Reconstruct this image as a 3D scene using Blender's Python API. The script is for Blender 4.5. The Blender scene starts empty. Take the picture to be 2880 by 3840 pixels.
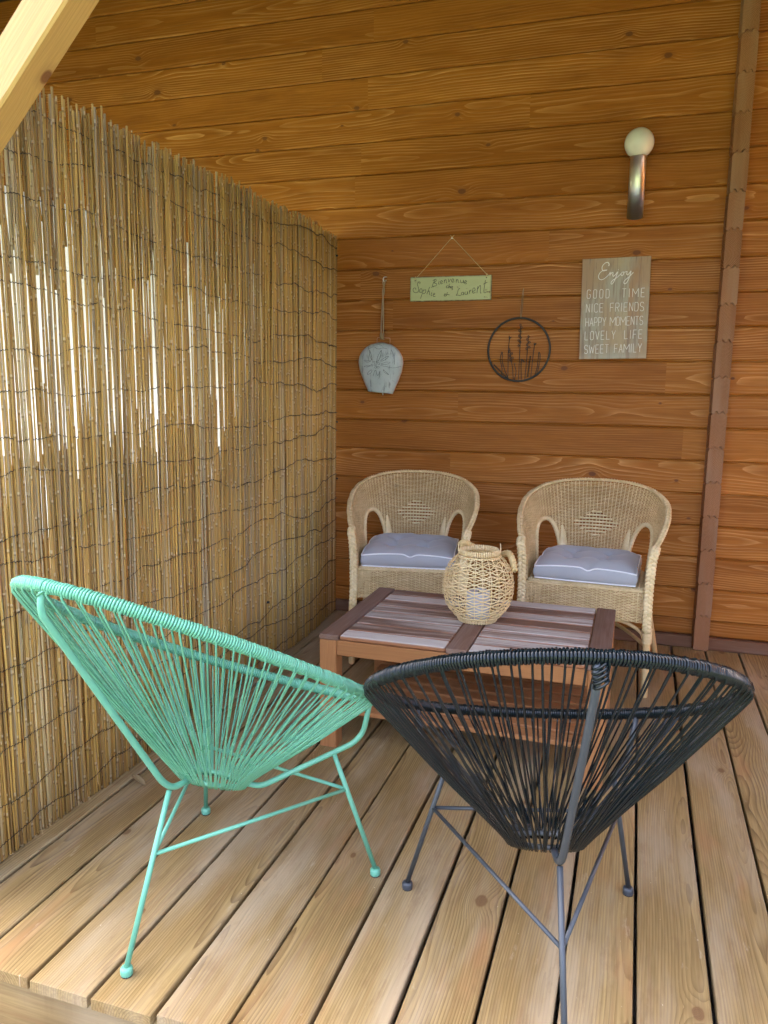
import bpy, math, random
import numpy as np
from mathutils import Matrix, Vector
random.seed(7); RNG = np.random.default_rng(7)
PI = math.pi
scene = bpy.context.scene
COL = scene.collection

# ------------------------------------------------------------------ camera, sky, sun, exposure
cam_d = bpy.data.cameras.new('camera'); cam = bpy.data.objects.new('camera', cam_d); COL.objects.link(cam)
right = Vector((0.9512070, 0.3083423, 0.0114152)); down = Vector((0.0611072, -0.1519890, -0.9864914)); fwd = Vector((-0.3024420, 0.9390551, -0.1634149))
m = Matrix((right, -down, -fwd)).transposed().to_4x4(); m.translation = Vector((1.2829, -3.8611, 1.2294))
cam.matrix_world = m
cam_d.sensor_fit = 'VERTICAL'; cam_d.sensor_height = 36.0; cam_d.lens = 27.415
cam_d.clip_start = 0.02; cam_d.clip_end = 500
scene.camera = cam
SUN_EL, SUN_AZ = math.radians(56), math.radians(318)          # sun stands behind and left of the house: the porch lies in shade
world = bpy.data.worlds.new('World'); scene.world = world; world.use_nodes = True
wn = world.node_tree.nodes; wl = world.node_tree.links
sky = wn.new('ShaderNodeTexSky'); sky.sky_type = 'NISHITA'; sky.sun_disc = False
sky.sun_elevation = SUN_EL; sky.sun_rotation = SUN_AZ; sky.dust_density = 10.0; sky.air_density = 0.45; sky.ozone_density = 0.0
wn['Background'].inputs['Strength'].default_value = 0.15
wl.new(sky.outputs[0], wn['Background'].inputs['Color'])
sun_d = bpy.data.lights.new('sun', 'SUN'); sun_d.energy = 0.5; sun_d.angle = math.radians(15); sun_d.color = (1.0, 0.95, 0.86)
sun = bpy.data.objects.new('sun', sun_d); COL.objects.link(sun)
sd = Vector((math.sin(SUN_AZ) * math.cos(SUN_EL), math.cos(SUN_AZ) * math.cos(SUN_EL), math.sin(SUN_EL)))
sun.rotation_euler = sd.to_track_quat('Z', 'Y').to_euler(); sun.location = sd * 20
scene.view_settings.view_transform = 'Standard'; scene.view_settings.look = 'None'
scene.view_settings.gamma = 1.0; scene.view_settings.use_curve_mapping = False
scene.view_settings.exposure = 4.52
scene.cycles.use_denoising = True
scene.cycles.max_bounces = 8; scene.cycles.diffuse_bounces = 5; scene.cycles.adaptive_threshold = 0.02

# ------------------------------------------------------------------ object helpers
def link(name, data, parent=None, loc=(0, 0, 0), rot=(0, 0, 0), mat=None):
    o = bpy.data.objects.new(name, data); COL.objects.link(o)
    o.location = loc; o.rotation_euler = rot
    if parent is not None: o.parent = parent
    if mat is not None and data is not None and not data.materials: data.materials.append(mat)
    return o
def thing(name, label, cat, loc=(0, 0, 0), rotz=0.0, group=None):
    o = link(name, None, None, loc, (0, 0, rotz)); return tag(o, label, cat, group)
def tag(o, label, cat, group=None):
    o['label'] = label; o['category'] = cat
    if group: o['group'] = group
    return o
class MB:
    """collects shapes, builds ONE mesh"""
    def __init__(s): s.v = []; s.f = []; s.n = 0; s.rnd = []; s.al = []
    def add(s, V, F, rnd=0.0, al=None):
        V = np.asarray(V, float); s.v.append(V)
        s.f.extend([tuple(int(i) + s.n for i in f) for f in F]); s.n += len(V)
        s.rnd.append(np.full(len(V), rnd)); s.al.append(np.zeros(len(V)) if al is None else np.asarray(al, float))
        return s
    def mesh(s, name, smooth=True, attrs=False):
        V = np.concatenate(s.v); me = bpy.data.meshes.new(name)
        me.from_pydata(V.tolist(), [], s.f)
        if smooth: me.polygons.foreach_set('use_smooth', np.ones(len(me.polygons), bool))
        if attrs:
            a = me.attributes.new('rnd', 'FLOAT', 'POINT'); a.data.foreach_set('value', np.concatenate(s.rnd))
            a = me.attributes.new('along', 'FLOAT', 'POINT'); a.data.foreach_set('value', np.concatenate(s.al))
        me.update(); return me
    def obj(s, name, mat, parent=None, loc=(0, 0, 0), rot=(0, 0, 0), smooth=True, attrs=False):
        return link(name, s.mesh(name, smooth, attrs), parent, loc, rot, mat)
    # shapes
    def tube(s, P, r, k=6, closed=False, ref=None, rn=None, caps=True, rnd=0.0, flat=1.0):
        """P path Nx3; r radius (scalar or N); ref = fixed up-vector (or N of them) used to set the frame; flat scales along ref"""
        P = np.asarray(P, float); n = len(P); r = np.broadcast_to(np.asarray(r, float), (n,))
        if closed: T = np.roll(P, -1, 0) - np.roll(P, 1, 0)
        else: T = np.gradient(P, axis=0)
        T /= np.linalg.norm(T, axis=1)[:, None] + 1e-12
        if ref is None:
            u = np.array([0, 0, 1.0]) if abs(T[0, 2]) < .9 else np.array([1.0, 0, 0])
            U = np.zeros_like(P); 
            for i in range(n):
                u = u - T[i] * (u @ T[i]); u /= np.linalg.norm(u) + 1e-12; U[i] = u
        else:
            U = np.broadcast_to(np.asarray(ref, float), (n, 3)).copy()
            U -= T * (U * T).sum(1)[:, None]; U /= np.linalg.norm(U, axis=1)[:, None] + 1e-12
        W = np.cross(T, U)
        a = np.arange(k) * 2 * PI / k + PI / k
        V = P[:, None, :] + (r[:, None] * np.cos(a))[..., None] * W[:, None, :] + (r[:, None] * np.sin(a) * flat)[..., None] * U[:, None, :]
        V = V.reshape(-1, 3); F = []
        m_ = n if closed else n - 1
        for i in range(m_):
            b, c_ = i * k, ((i + 1) % n) * k
            for j in range(k):
                j2 = (j + 1) % k; F.append((b + j, b + j2, c_ + j2, c_ + j))
        if not closed and caps: F.append(tuple(range(k))[::-1]); F.append(tuple(range((n - 1) * k, n * k)))
        d = np.linalg.norm(np.diff(P, axis=0), axis=1); L = np.concatenate([[0], np.cumsum(d)])
        return s.add(V, F, rnd, np.repeat(L, k))
    def prism(s, poly, x0, x1, bev=0.0):
        """polygon in (y,z) extruded along x"""
        n = len(poly); V = []; F = []
        xs = [x0, x1] if bev <= 0 else [x0, x0 + bev, x1 - bev, x1]
        cy = sum(p[0] for p in poly) / n; cz = sum(p[1] for p in poly) / n
        ry = max(abs(p[0] - cy) for p in poly); rz = max(abs(p[1] - cz) for p in poly)
        for i, x in enumerate(xs):
            e = bev > 0 and i in (0, len(xs) - 1); fy = 1 - bev / ry if e else 1; fz = 1 - bev / rz if e else 1
            V += [(x, cy + (y - cy) * fy, cz + (z - cz) * fz) for y, z in poly]
        for i in range(len(xs) - 1):
            for j in range(n): j2 = (j + 1) % n; F.append((i * n + j, i * n + j2, (i + 1) * n + j2, (i + 1) * n + j))
        F.append(tuple(range(n))[::-1]); F.append(tuple(range((len(xs) - 1) * n, len(xs) * n)))
        return s.add(V, F)
    def box(s, a, b, bev=0.002):
        y0, y1, z0, z1 = a[1], b[1], a[2], b[2]; c = bev
        return s.prism([(y0 + c, z0), (y1 - c, z0), (y1, z0 + c), (y1, z1 - c), (y1 - c, z1), (y0 + c, z1), (y0, z1 - c), (y0, z0 + c)], a[0], b[0], c)
    def lathe(s, prof, k=32, c=(0, 0, 0), cap=True):
        n = len(prof); a = np.arange(k) * 2 * PI / k
        V = [(c[0] + r * math.cos(t), c[1] + r * math.sin(t), c[2] + z) for r, z in prof for t in a]
        F = [(i * k + j, i * k + (j + 1) % k, (i + 1) * k + (j + 1) % k, (i + 1) * k + j) for i in range(n - 1) for j in range(k)]
        if cap: F.append(tuple(range(k))[::-1]); F.append(tuple(range((n - 1) * k, n * k)))
        return s.add(V, F)
def spline(pts, n=24, closed=False):
    """Catmull-Rom through pts"""
    P = np.asarray(pts, float); m_ = len(P); out = []
    segs = m_ if closed else m_ - 1; per = max(2, n // segs)
    for i in range(segs):
        if closed: p0, p1, p2, p3 = P[i - 1], P[i], P[(i + 1) % m_], P[(i + 2) % m_]
        else: p0, p1, p2, p3 = P[max(i - 1, 0)], P[i], P[i + 1], P[min(i + 2, m_ - 1)]
        for t in np.linspace(0, 1, per, endpoint=False):
            out.append(.5 * (2 * p1 + (p2 - p0) * t + (2 * p0 - 5 * p1 + 4 * p2 - p3) * t * t + (3 * p1 - p0 - 3 * p2 + p3) * t ** 3))
    if not closed: out.append(P[-1])
    return np.array(out)
def fillet(pts, rad=.03, n=5):
    """polyline with rounded corners"""
    P = [np.asarray(p, float) for p in pts]; out = [P[0]]
    for i in range(1, len(P) - 1):
        a, b, c = P[i - 1], P[i], P[i + 1]
        u = a - b; v = c - b; ra = min(rad, np.linalg.norm(u) * .45, np.linalg.norm(v) * .45)
        A = b + u / np.linalg.norm(u) * ra; Cc = b + v / np.linalg.norm(v) * ra
        for t in np.linspace(0, 1, n): out.append((1 - t) ** 2 * A + 2 * t * (1 - t) * b + t * t * Cc)
    out.append(P[-1]); return np.array(out)
def resample(P, step):
    P = np.asarray(P, float); d = np.linalg.norm(np.diff(P, axis=0), axis=1); L = np.concatenate([[0], np.cumsum(d)])
    n = max(2, int(L[-1] / step) + 1); t = np.linspace(0, L[-1], n)
    return np.stack([np.interp(t, L, P[:, i]) for i in range(3)], 1)

# ------------------------------------------------------------------ shader helpers
class NT:
    def __init__(s, name):
        s.mat = bpy.data.materials.new(name); s.mat.use_nodes = True
        s.t = s.mat.node_tree; s.t.nodes.clear()
        s.out = s.t.nodes.new('ShaderNodeOutputMaterial'); s.b = s.t.nodes.new('ShaderNodeBsdfPrincipled')
        s.t.links.new(s.b.outputs[0], s.out.inputs[0])
    def put(s, sock, v):
        if isinstance(v, bpy.types.NodeSocket): s.t.links.new(v, sock)
        else:
            try: sock.default_value = v
            except Exception: sock.default_value = (*v, 1.0)
    def set(s, **kw):
        for k, v in kw.items(): s.put(s.b.inputs[k.replace('_', ' ')], v)
    def M(s, op, *a):
        n = s.t.nodes.new('ShaderNodeMath'); n.operation = op
        for i, x in enumerate(a): s.put(n.inputs[i], x)
        return n.outputs[0]
    def V(s, op, *a, scale=None):
        n = s.t.nodes.new('ShaderNodeVectorMath'); n.operation = op
        for i, x in enumerate(a): s.put(n.inputs[i], x)
        if scale is not None: s.put(n.inputs['Scale'], scale)
        return n.outputs['Value'] if op in ('LENGTH', 'DOT_PRODUCT', 'DISTANCE') else n.outputs[0]
    def xyz(s, v):
        n = s.t.nodes.new('ShaderNodeSeparateXYZ'); s.put(n.inputs[0], v); return n.outputs
    def comb(s, x, y, z):
        n = s.t.nodes.new('ShaderNodeCombineXYZ')
        for i, a in enumerate((x, y, z)): s.put(n.inputs[i], a)
        return n.outputs[0]
    def noise(s, v, scale=1.0, detail=2.0, rough=.5, dist=0.0, col=False):
        n = s.t.nodes.new('ShaderNodeTexNoise'); s.put(n.inputs['Vector'], v); n.inputs['Scale'].default_value = scale
        n.inputs['Detail'].default_value = detail; n.inputs['Roughness'].default_value = rough; n.inputs['Distortion'].default_value = dist
        return n.outputs['Color' if col else 'Fac']
    def mr(s, v, a, b, c=0.0, d=1.0, smooth=False):
        n = s.t.nodes.new('ShaderNodeMapRange'); n.interpolation_type = 'SMOOTHSTEP' if smooth else 'LINEAR'
        for i, x in enumerate((v, a, b, c, d)): s.put(n.inputs[i], x)
        return n.outputs[0]
    def mix(s, f, a, b, mode='MIX'):
        n = s.t.nodes.new('ShaderNodeMix'); n.data_type = 'RGBA'; n.blend_type = mode
        s.put(n.inputs[0], f); s.put(n.inputs[6], a); s.put(n.inputs[7], b); return n.outputs[2]
    def ramp(s, f, stops):
        n = s.t.nodes.new('ShaderNodeValToRGB'); s.put(n.inputs[0], f); e = n.color_ramp.elements
        while len(e) < len(stops): e.new(.5)
        for el, (p, c) in zip(e, stops): el.position = p; el.color = (*c, 1)
        return n.outputs[0]
    def co(s, w='Object'):
        n = s.t.nodes.new('ShaderNodeTexCoord'); return n.outputs[w]
    def rand(s):
        n = s.t.nodes.new('ShaderNodeObjectInfo'); return n.outputs['Random']
    def attr(s, name):
        n = s.t.nodes.new('ShaderNodeAttribute'); n.attribute_name = name; return n.outputs['Fac']
    def bump(s, h, strength=.3, dist=.002):
        n = s.t.nodes.new('ShaderNodeBump'); n.inputs['Strength'].default_value = strength; n.inputs['Distance'].default_value = dist
        s.put(n.inputs['Height'], h); s.put(s.b.inputs['Normal'], n.outputs[0])
def simple(name, col, rough=.5, metal=0.0, var=.12, scale=30, **kw):
    t = NT(name); n = t.noise(t.co(), scale, 4, .6)
    c2 = tuple(min(1, x * (1 + var)) for x in col); c1 = tuple(x * (1 - var) for x in col)
    t.set(**{'Base_Color': t.mix(n, c1, c2), 'Roughness': t.mr(n, .3, .7, rough * .85, min(1, rough * 1.15)), 'Metallic': metal, **kw})
    return t.mat
def wood(name, base, base2, line, ringw=.008, knot=(.10, .04, .02), knot_amt=.5, knot_r=.012, grey=None, grey_amt=.0, rough=.55, line_amt=.6,
         seg=0.0, tone=.25, bump=.25, gloss=0.0, blotch=.0, blotch_col=(.2, .1, .05), sharp=3.0, kscale=(1.7, 7.5), pith=.05, wob=.05, extra=(), spec=.2, streak=0.0, streak_col=(.2, .1, .04), speck=0.0, lvar=(.7, .4), lmask=.35, fibf=330.0, fiba=.55, dirt=0.0):
    """sawn timber: local x = along the grain, y = across the face, z = thickness"""
    t = NT(name); P0 = t.co(); rnd = t.rand()
    x, y, z = t.xyz(P0)
    r2 = t.M('FRACT', t.M('MULTIPLY', rnd, 17.31)); r3 = t.M('FRACT', t.M('MULTIPLY', rnd, 91.7))
    seed = rnd
    if seg > 0:                                                   # finger-jointed lengths
        sg = t.M('FLOOR', t.M('DIVIDE', t.M('ADD', x, t.M('MULTIPLY', rnd, 9.0)), seg))
        seed = t.M('FRACT', t.M('MULTIPLY', t.M('SINE', t.M('ADD', t.M('MULTIPLY', sg, 12.9898), t.M('MULTIPLY', rnd, 78.233))), 43.7585))
        seed = t.M('ABSOLUTE', seed); r2 = t.M('FRACT', t.M('MULTIPLY', seed, 17.31)); r3 = t.M('FRACT', t.M('MULTIPLY', seed, 91.7))
    off = t.M('MULTIPLY', seed, 40.0)
    X = t.M('ADD', x, off); Q = t.comb(X, t.M('ADD', y, t.M('MULTIPLY', seed, 13.0)), z)
    # knots
    ks = (kscale[0], kscale[1], 1.0)
    vo = t.t.nodes.new('ShaderNodeTexVoronoi'); vo.voronoi_dimensions = '2D'; vo.feature = 'F1'; vo.inputs['Scale'].default_value = 1.0
    vo.inputs['Randomness'].default_value = .9
    qs = t.V('MULTIPLY', Q, ks); t.put(vo.inputs['Vector'], qs)
    df = t.V('DIVIDE', t.V('SUBTRACT', qs, vo.outputs['Position']), ks)
    dx, dy, dz = t.xyz(df); warpn = t.noise(Q, 40, 2)
    kd = t.M('ADD', t.V('LENGTH', t.comb(t.M('MULTIPLY', dx, .62), dy, 0.0)), t.M('MULTIPLY', t.M('SUBTRACT', warpn, .5), .006))
    kc = t.xyz(vo.outputs['Color'])
    gate = t.mr(kc[0], 1 - knot_amt, 1.0, 0.0, 1.0); on = t.M('GREATER_THAN', kc[0], 1 - knot_amt)
    R = t.M('MULTIPLY', t.M('ADD', t.M('MULTIPLY', gate, knot_r), knot_r * .25), on)
    for (ex, ey, ez, er) in extra:                               # knots at known places
        ed = t.V('LENGTH', t.V('MULTIPLY', t.V('SUBTRACT', P0, (ex, ey, ez)), (.75, 1, 1)))
        inn = t.M('LESS_THAN', t.M('DIVIDE', ed, er), t.M('DIVIDE', kd, t.M('ADD', R, .0005)))
        kd = t.M('ADD', t.M('MULTIPLY', ed, inn), t.M('MULTIPLY', kd, t.M('SUBTRACT', 1.0, inn)))
        R = t.M('ADD', t.M('MULTIPLY', er, inn), t.M('MULTIPLY', R, t.M('SUBTRACT', 1.0, inn)))
    bulge = t.M('MULTIPLY', t.M('EXPONENT', t.M('MULTIPLY', t.M('POWER', t.M('DIVIDE', kd, t.M('ADD', t.M('MULTIPLY', R, 2.6), .0005)), 2.0), -1.0)), t.M('MULTIPLY', R, 1.8))
    # annual rings around a wandering pith
    low = t.noise(t.comb(t.M('MULTIPLY', X, 1.0), 0.0, 0.0), .7, 2.0, .5); low2 = t.noise(t.comb(t.M('MULTIPLY', X, 1.0), 7.7, 0.0), 1.15, 2.0, .45)
    med = t.noise(t.comb(t.M('MULTIPLY', X, 1.8), t.M('MULTIPLY', y, 16.0), z), 1.0, 3.0, .55)
    py = t.M('ADD', t.M('MULTIPLY', t.M('SUBTRACT', r2, .5), .16), t.M('MULTIPLY', t.M('SUBTRACT', low, .5), wob * 1.2))
    pz = t.M('ADD', t.M('ADD', .012, t.M('MULTIPLY', r3, pith)), t.M('MULTIPLY', t.M('SUBTRACT', low2, .5), wob * 2.0))
    yy = t.M('SUBTRACT', y, py); zz = t.M('ADD', z, pz)
    rr = t.M('SQRT', t.M('ADD', t.M('MULTIPLY', yy, yy), t.M('MULTIPLY', zz, zz)))
    rr = t.M('ADD', t.M('ADD', rr, bulge), t.M('MULTIPLY', t.M('SUBTRACT', med, .5), ringw * 1.3))
    fr = t.M('FRACT', t.M('DIVIDE', rr, ringw))
    late = t.M('MULTIPLY', t.M('POWER', fr, sharp), t.mr(fr, .97, 1.0, 1.0, 0.0))
    fib = t.noise(t.comb(t.M('MULTIPLY', X, 5.0), t.M('MULTIPLY', y, fibf), t.M('MULTIPLY', z, fibf)), 1.0, 3.0, .65)
    big = t.noise(t.comb(t.M('MULTIPLY', X, 1.6), t.M('MULTIPLY', y, 9.0), z), 1.0, 3.0, .55)
    c = t.mix(t.mr(t.M('ADD', t.M('MULTIPLY', r3, tone * 2), t.M('MULTIPLY', big, 1.0)), .3, .7 + tone * 2), base, base2)
    la = t.M('MULTIPLY', late, t.M('MULTIPLY', t.M('MULTIPLY', line_amt, t.M('ADD', lvar[0], t.M('MULTIPLY', r2, lvar[1]))), t.mr(med, .3, .68, lmask, 1.0)))
    c = t.mix(la, c, line)
    c = t.mix(t.mr(fib, .38, .66, 0.0, fiba), c, t.mix(.5, c, tuple(v * .45 for v in base), 'MIX'))
    if streak > 0:
        sk = t.noise(t.comb(t.M('MULTIPLY', X, 1.3), t.M('MULTIPLY', y, 60.0), t.M('MULTIPLY', z, 60.0)), 1.0, 5.0, .75)
        c = t.mix(t.mr(sk, .50, .72, 0.0, streak, True), c, streak_col)
    if blotch > 0:
        bl = t.noise(t.comb(t.M('MULTIPLY', X, 2.5), t.M('MULTIPLY', y, 12.0), z), 1.0, 4.0, .6)
        c = t.mix(t.mr(bl, .52, .75, 0.0, blotch, True), c, blotch_col)
    if grey is not None:
        g = t.noise(t.comb(t.M('MULTIPLY', X, 1.2), t.M('MULTIPLY', y, 6.0), z), 1.0, 4.0, .6)
        c = t.mix(t.mr(g, .42, .68, 0.0, grey_amt, True), c, grey)
    if dirt > 0:                                                 # worn, dirty margins and scuffs of their own shape
        dn = t.noise(t.comb(t.M('MULTIPLY', X, 7.0), t.M('MULTIPLY', y, 26.0), z), 1.0, 5.0, .7)
        c = t.mix(t.mr(dn, .54, .68, 0.0, dirt), c, (.15, .085, .04)); c = t.mix(t.mr(dn, .36, .28, 0.0, dirt * .9), c, (.52, .44, .31))
    halo = t.mr(t.M('DIVIDE', kd, t.M('ADD', R, .0005)), 1.0, 2.2, .5, 0.0, True)
    c = t.mix(t.M('MULTIPLY', halo, t.M('GREATER_THAN', R, .0005)), c, tuple(a * .55 + b * .45 for a, b in zip(knot, base2)))
    kin = t.M('MULTIPLY', t.mr(t.M('DIVIDE', kd, t.M('ADD', R, .0005)), .75, 1.1, 1.0, 0.0, True), t.M('GREATER_THAN', R, .0005))
    kring = t.M('FRACT', t.M('DIVIDE', kd, .0032))
    c = t.mix(t.M('MULTIPLY', kin, .85), c, t.mix(t.M('MULTIPLY', kring, .5), knot, tuple(v * 1.7 for v in knot)))
    ro = t.mr(fib, .3, .7, rough * .85, min(1.0, rough * 1.2))
    if speck > 0:
        sp = t.noise(t.comb(t.M('MULTIPLY', X, 60.0), t.M('MULTIPLY', y, 110.0), z), 1.0, 3.0, .6); c = t.mix(t.mr(sp, .72, .76, 0.0, speck), c, (.72, .62, .46))
    t.set(Base_Color=c, Roughness=ro, Specular_IOR_Level=spec)
    if gloss: t.set(Coat_Weight=gloss, Coat_Roughness=.25)
    t.bump(t.M('ADD', t.M('MULTIPLY', late, .7), t.M('MULTIPLY', fib, .6)), bump, .0012)
    return t.mat

MAT = {}
MAT['wall'] = wood('stained_pine', (.26, .086, .012), (.43, .156, .024), (.82, .43, .16), ringw=.0105, knot=(.13, .048, .02), knot_amt=.42, knot_r=.010,
                   rough=.5, line_amt=.85, streak=.35, streak_col=(.14, .042, .008), spec=.15, fibf=150.0, fiba=.6, lvar=(.35, .85), lmask=.05, seg=2.7, tone=.22, bump=.2, blotch=.35, blotch_col=(.17, .058, .015), sharp=3.6, kscale=(2.0, 7.5), pith=.05, wob=.06)
MAT['logend'] = wood('log_end_grain', (.22, .088, .032), (.33, .15, .065), (.48, .28, .16), ringw=.0055, knot_amt=.0, rough=.7, line_amt=.9, lmask=.8, bump=.4, pith=.06, wob=.0, tone=.5, grey=(.34, .22, .14), grey_amt=.6, blotch=.5, blotch_col=(.16, .062, .022))
MAT['sill'] = wood('dark_sill', (.14, .062, .03), (.20, .095, .05), (.26, .15, .09), ringw=.008, knot_amt=.2, rough=.65, line_amt=.4, grey=(.3, .22, .16), grey_amt=.35)
MAT['deck'] = wood('deck_pine', (.262, .170, .062), (.40, .288, .122), (.070, .031, .010), ringw=.0060, knot=(.13, .07, .03), knot_amt=.42, knot_r=.012, grey=(.39, .32, .215),
                   grey_amt=.6, rough=.6, line_amt=1.0, lvar=(.72, .4), lmask=.4, fibf=150.0, fiba=.85, dirt=.35, streak=.6, streak_col=(.20, .10, .04), speck=.5, tone=.42, bump=.6, blotch=.5, blotch_col=(.33, .165, .07), sharp=2.6, kscale=(1.5, 6.5), pith=.05, wob=.06)
MAT['pine'] = wood('varnished_pine', (.50, .30, .095), (.59, .37, .135), (.36, .17, .04), ringw=.009, knot=(.14, .05, .02), knot_amt=.0, rough=.35, line_amt=.35, gloss=.25, bump=.12,
                   tone=.15, wob=.02, pith=.05, extra=((-.235, -.012, -.042, .016), (-.13, .035, .022, .014)))
MAT['tabletop'] = None  # below
MAT['tablewood'] = wood('red_acacia', (.29, .125, .046), (.40, .185, .072), (.18, .07, .025), ringw=.011, knot=(.12, .04, .02), knot_amt=.12, rough=.45, line_amt=.4, bump=.15, tone=.3)
def weathered():
    t = NT('weathered_acacia'); P = t.co(); rnd = t.rand(); x, y, z = t.xyz(P)
    X = t.M('ADD', x, t.M('MULTIPLY', rnd, 31.0)); Y = t.M('ADD', y, t.M('MULTIPLY', rnd, 7.0))
    n1 = t.noise(t.comb(t.M('MULTIPLY', X, 3.0), t.M('MULTIPLY', Y, 85.0), z), 1.0, 5.0, .72)
    n2 = t.noise(t.comb(t.M('MULTIPLY', X, 1.4), t.M('MULTIPLY', Y, 20.0), z), 1.0, 4.0, .6)
    n3 = t.noise(t.comb(t.M('MULTIPLY', X, 9.0), t.M('MULTIPLY', Y, 380.0), z), 1.0, 2.0, .6)
    c = t.mix(n2, (.14, .075, .048), (.26, .155, .105)); c = t.mix(t.mr(n3, .45, .7, 0, .6), c, (.07, .034, .022))
    pale = t.M('ADD', t.M('ADD', t.M('MULTIPLY', n1, .62), t.M('MULTIPLY', n2, .46)), t.M('MULTIPLY', t.M('SUBTRACT', rnd, .5), .26))
    up = t.mr(z, .003, .0075, 0.0, 1.0)
    f = t.M('MULTIPLY', t.mr(pale, .46, .64, 0.0, .9), up)
    c = t.mix(f, c, t.mix(n3, (.42, .38, .33), (.70, .67, .61)))
    c = t.mix(t.M('SUBTRACT', 1.0, up), c, (.28, .12, .055))
    t.set(Base_Color=c, Roughness=.6, Specular_IOR_Level=.25); t.bump(t.M('ADD', n1, n3), .5, .0015); return t.mat
MAT['tabletop'] = weathered()
MAT['tableframe'] = wood('dark_acacia', (.14, .076, .048), (.22, .13, .085), (.34, .24, .18), ringw=.009, knot_amt=.1, rough=.65, line_amt=.35, grey=(.26, .19, .17), grey_amt=.5, bump=.3, tone=.3)
def reed_mat():
    t = NT('reed'); r = t.M('FRACT', t.M('ADD', t.rand(), t.attr('rnd'))); r2 = t.M('FRACT', t.M('MULTIPLY', r, 23.7)); al = t.attr('along')
    c = t.ramp(r, [(0, (.22, .12, .035)), (.18, (.46, .27, .068)), (.45, (.66, .42, .115)), (.66, (.40, .25, .08)), (.84, (.37, .29, .18)), (1, (.72, .56, .28))])
    pos = t.co(); n = t.noise(t.comb(t.M('MULTIPLY', r, 50), t.M('MULTIPLY', al, 5.0), 0.0), 1.0, 3.0, .6)
    c = t.mix(t.mr(n, .35, .7, 0, .55), c, t.mix(r2, (.46, .30, .11), (.30, .23, .14)))
    ph = t.M('FRACT', t.M('ADD', t.M('MULTIPLY', al, t.M('ADD', 4.0, t.M('MULTIPLY', r2, 3.5))), r))
    band = t.M('MULTIPLY', t.M('LESS_THAN', ph, .030), .45); c = t.mix(band, c, (.10, .06, .03))
    pale = t.M('MULTIPLY', t.M('MULTIPLY', t.M('GREATER_THAN', ph, .035), t.M('LESS_THAN', ph, .075)), .45); c = t.mix(pale, c, (.66, .56, .38))
    g = t.noise(t.V('MULTIPLY', t.V('ADD', t.comb(t.M('MULTIPLY', r, 90), al, 0.0), (0, 0, 0)), (1, 9, 1)), 1.0, 2.0)
    c = t.mix(t.mr(g, .68, .76, 0, .6, True), c, (.11, .09, .08))
    t.set(Base_Color=c, Roughness=.6, Specular_IOR_Level=.2); return t.mat
MAT['reed'] = reed_mat()
MAT['wire'] = simple('rusty_wire', (.016, .014, .015), .6)
MAT['green'] = simple('mint_cord', (.115, .36, .235), .28, var=.06, scale=8)
MAT['greenmetal'] = simple('mint_paint', (.125, .38, .26), .38, var=.06, scale=20)
MAT['black'] = simple('black_cord', (.004, .008, .010), .13, var=.2, scale=10, Specular_IOR_Level=.32)
def chipped():
    t = NT('grey_blue_paint'); n = t.noise(t.co(), 90, 4, .7); n2 = t.noise(t.co(), 12, 3)
    c = t.mix(n2, (.030, .037, .044), (.048, .056, .066)); c = t.mix(t.mr(n, .70, .74, 0, .7), c, (.42, .43, .44))
    t.set(Base_Color=c, Roughness=.42); return t.mat
MAT['greymetal'] = chipped()
MAT['rubber'] = simple('dark_rubber', (.02, .02, .022), .7)
def cane(name, a, b, dark, sc=1.0):
    t = NT(name); P = t.co(); r = t.attr('rnd'); al = t.attr('along')
    n = t.noise(t.comb(t.M('MULTIPLY', r, 77.0), t.M('MULTIPLY', al, 14.0), 0.0), 1.0, 3.0, .6); n2 = t.noise(P, 14 * sc, 3, .6); n3 = t.noise(P, 220, 2)
    c = t.mix(t.mr(n, .3, .7), a, b); c = t.mix(t.mr(n2, .45, .75, 0, .55), c, dark); c = t.mix(t.mr(n3, .5, .8, 0, .25), c, tuple(v * .5 for v in dark))
    t.set(Base_Color=c, Roughness=.5, Specular_IOR_Level=.3); return t.mat
MAT['cane'] = cane('rattan_weave', (.62, .45, .205), (.86, .69, .39), (.46, .32, .14))
MAT['caneflat'] = cane('rattan_flat', (.68, .52, .26), (.86, .71, .43), (.55, .40, .19))
MAT['pole'] = cane('rattan_pole', (.58, .40, .18), (.68, .50, .26), (.46, .30, .13))
MAT['lantern'] = cane('split_bamboo', (.76, .57, .27), (.88, .72, .42), (.68, .50, .24))
MAT['rope'] = cane('raffia_rope', (.60, .43, .18), (.74, .57, .28), (.44, .30, .12))
MAT['jute'] = cane('jute_cord', (.30, .22, .12), (.42, .33, .20), (.20, .14, .08))
def fabric():
    t = NT('grey_blue_cotton'); P = t.co(); n = t.noise(P, 260, 3, .7); n2 = t.noise(P, 9, 3)
    t.set(Base_Color=t.mix(n2, (.34, .345, .36), (.40, .405, .415)), Roughness=.85, Sheen_Weight=.25); t.bump(n, .12, .0008); return t.mat
MAT['fabric'] = fabric()
MAT['piping'] = simple('white_piping', (.82, .82, .82), .7, var=.03)
MAT['steel'] = simple('brushed_steel', (.62, .62, .58), .34, 1.0, var=.05, scale=60)
MAT['opal'] = simple('opal_glass', (.78, .79, .76), .18, var=.01)
MAT['white'] = simple('white_enamel', (.75, .74, .70), .4, var=.04)
MAT['copper'] = simple('copper_wire', (.62, .34, .22), .4, .6)
MAT['candle'] = simple('pale_wax', (.46, .46, .48), .5, var=.04)
MAT['ironblack'] = simple('dark_iron', (.028, .026, .020), .55, var=.3)
MAT['letterwhite'] = simple('white_letter_paint', (.80, .78, .70), .6, var=.05)
MAT['letterblack'] = simple('black_ink', (.018, .02, .02), .6)
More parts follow.
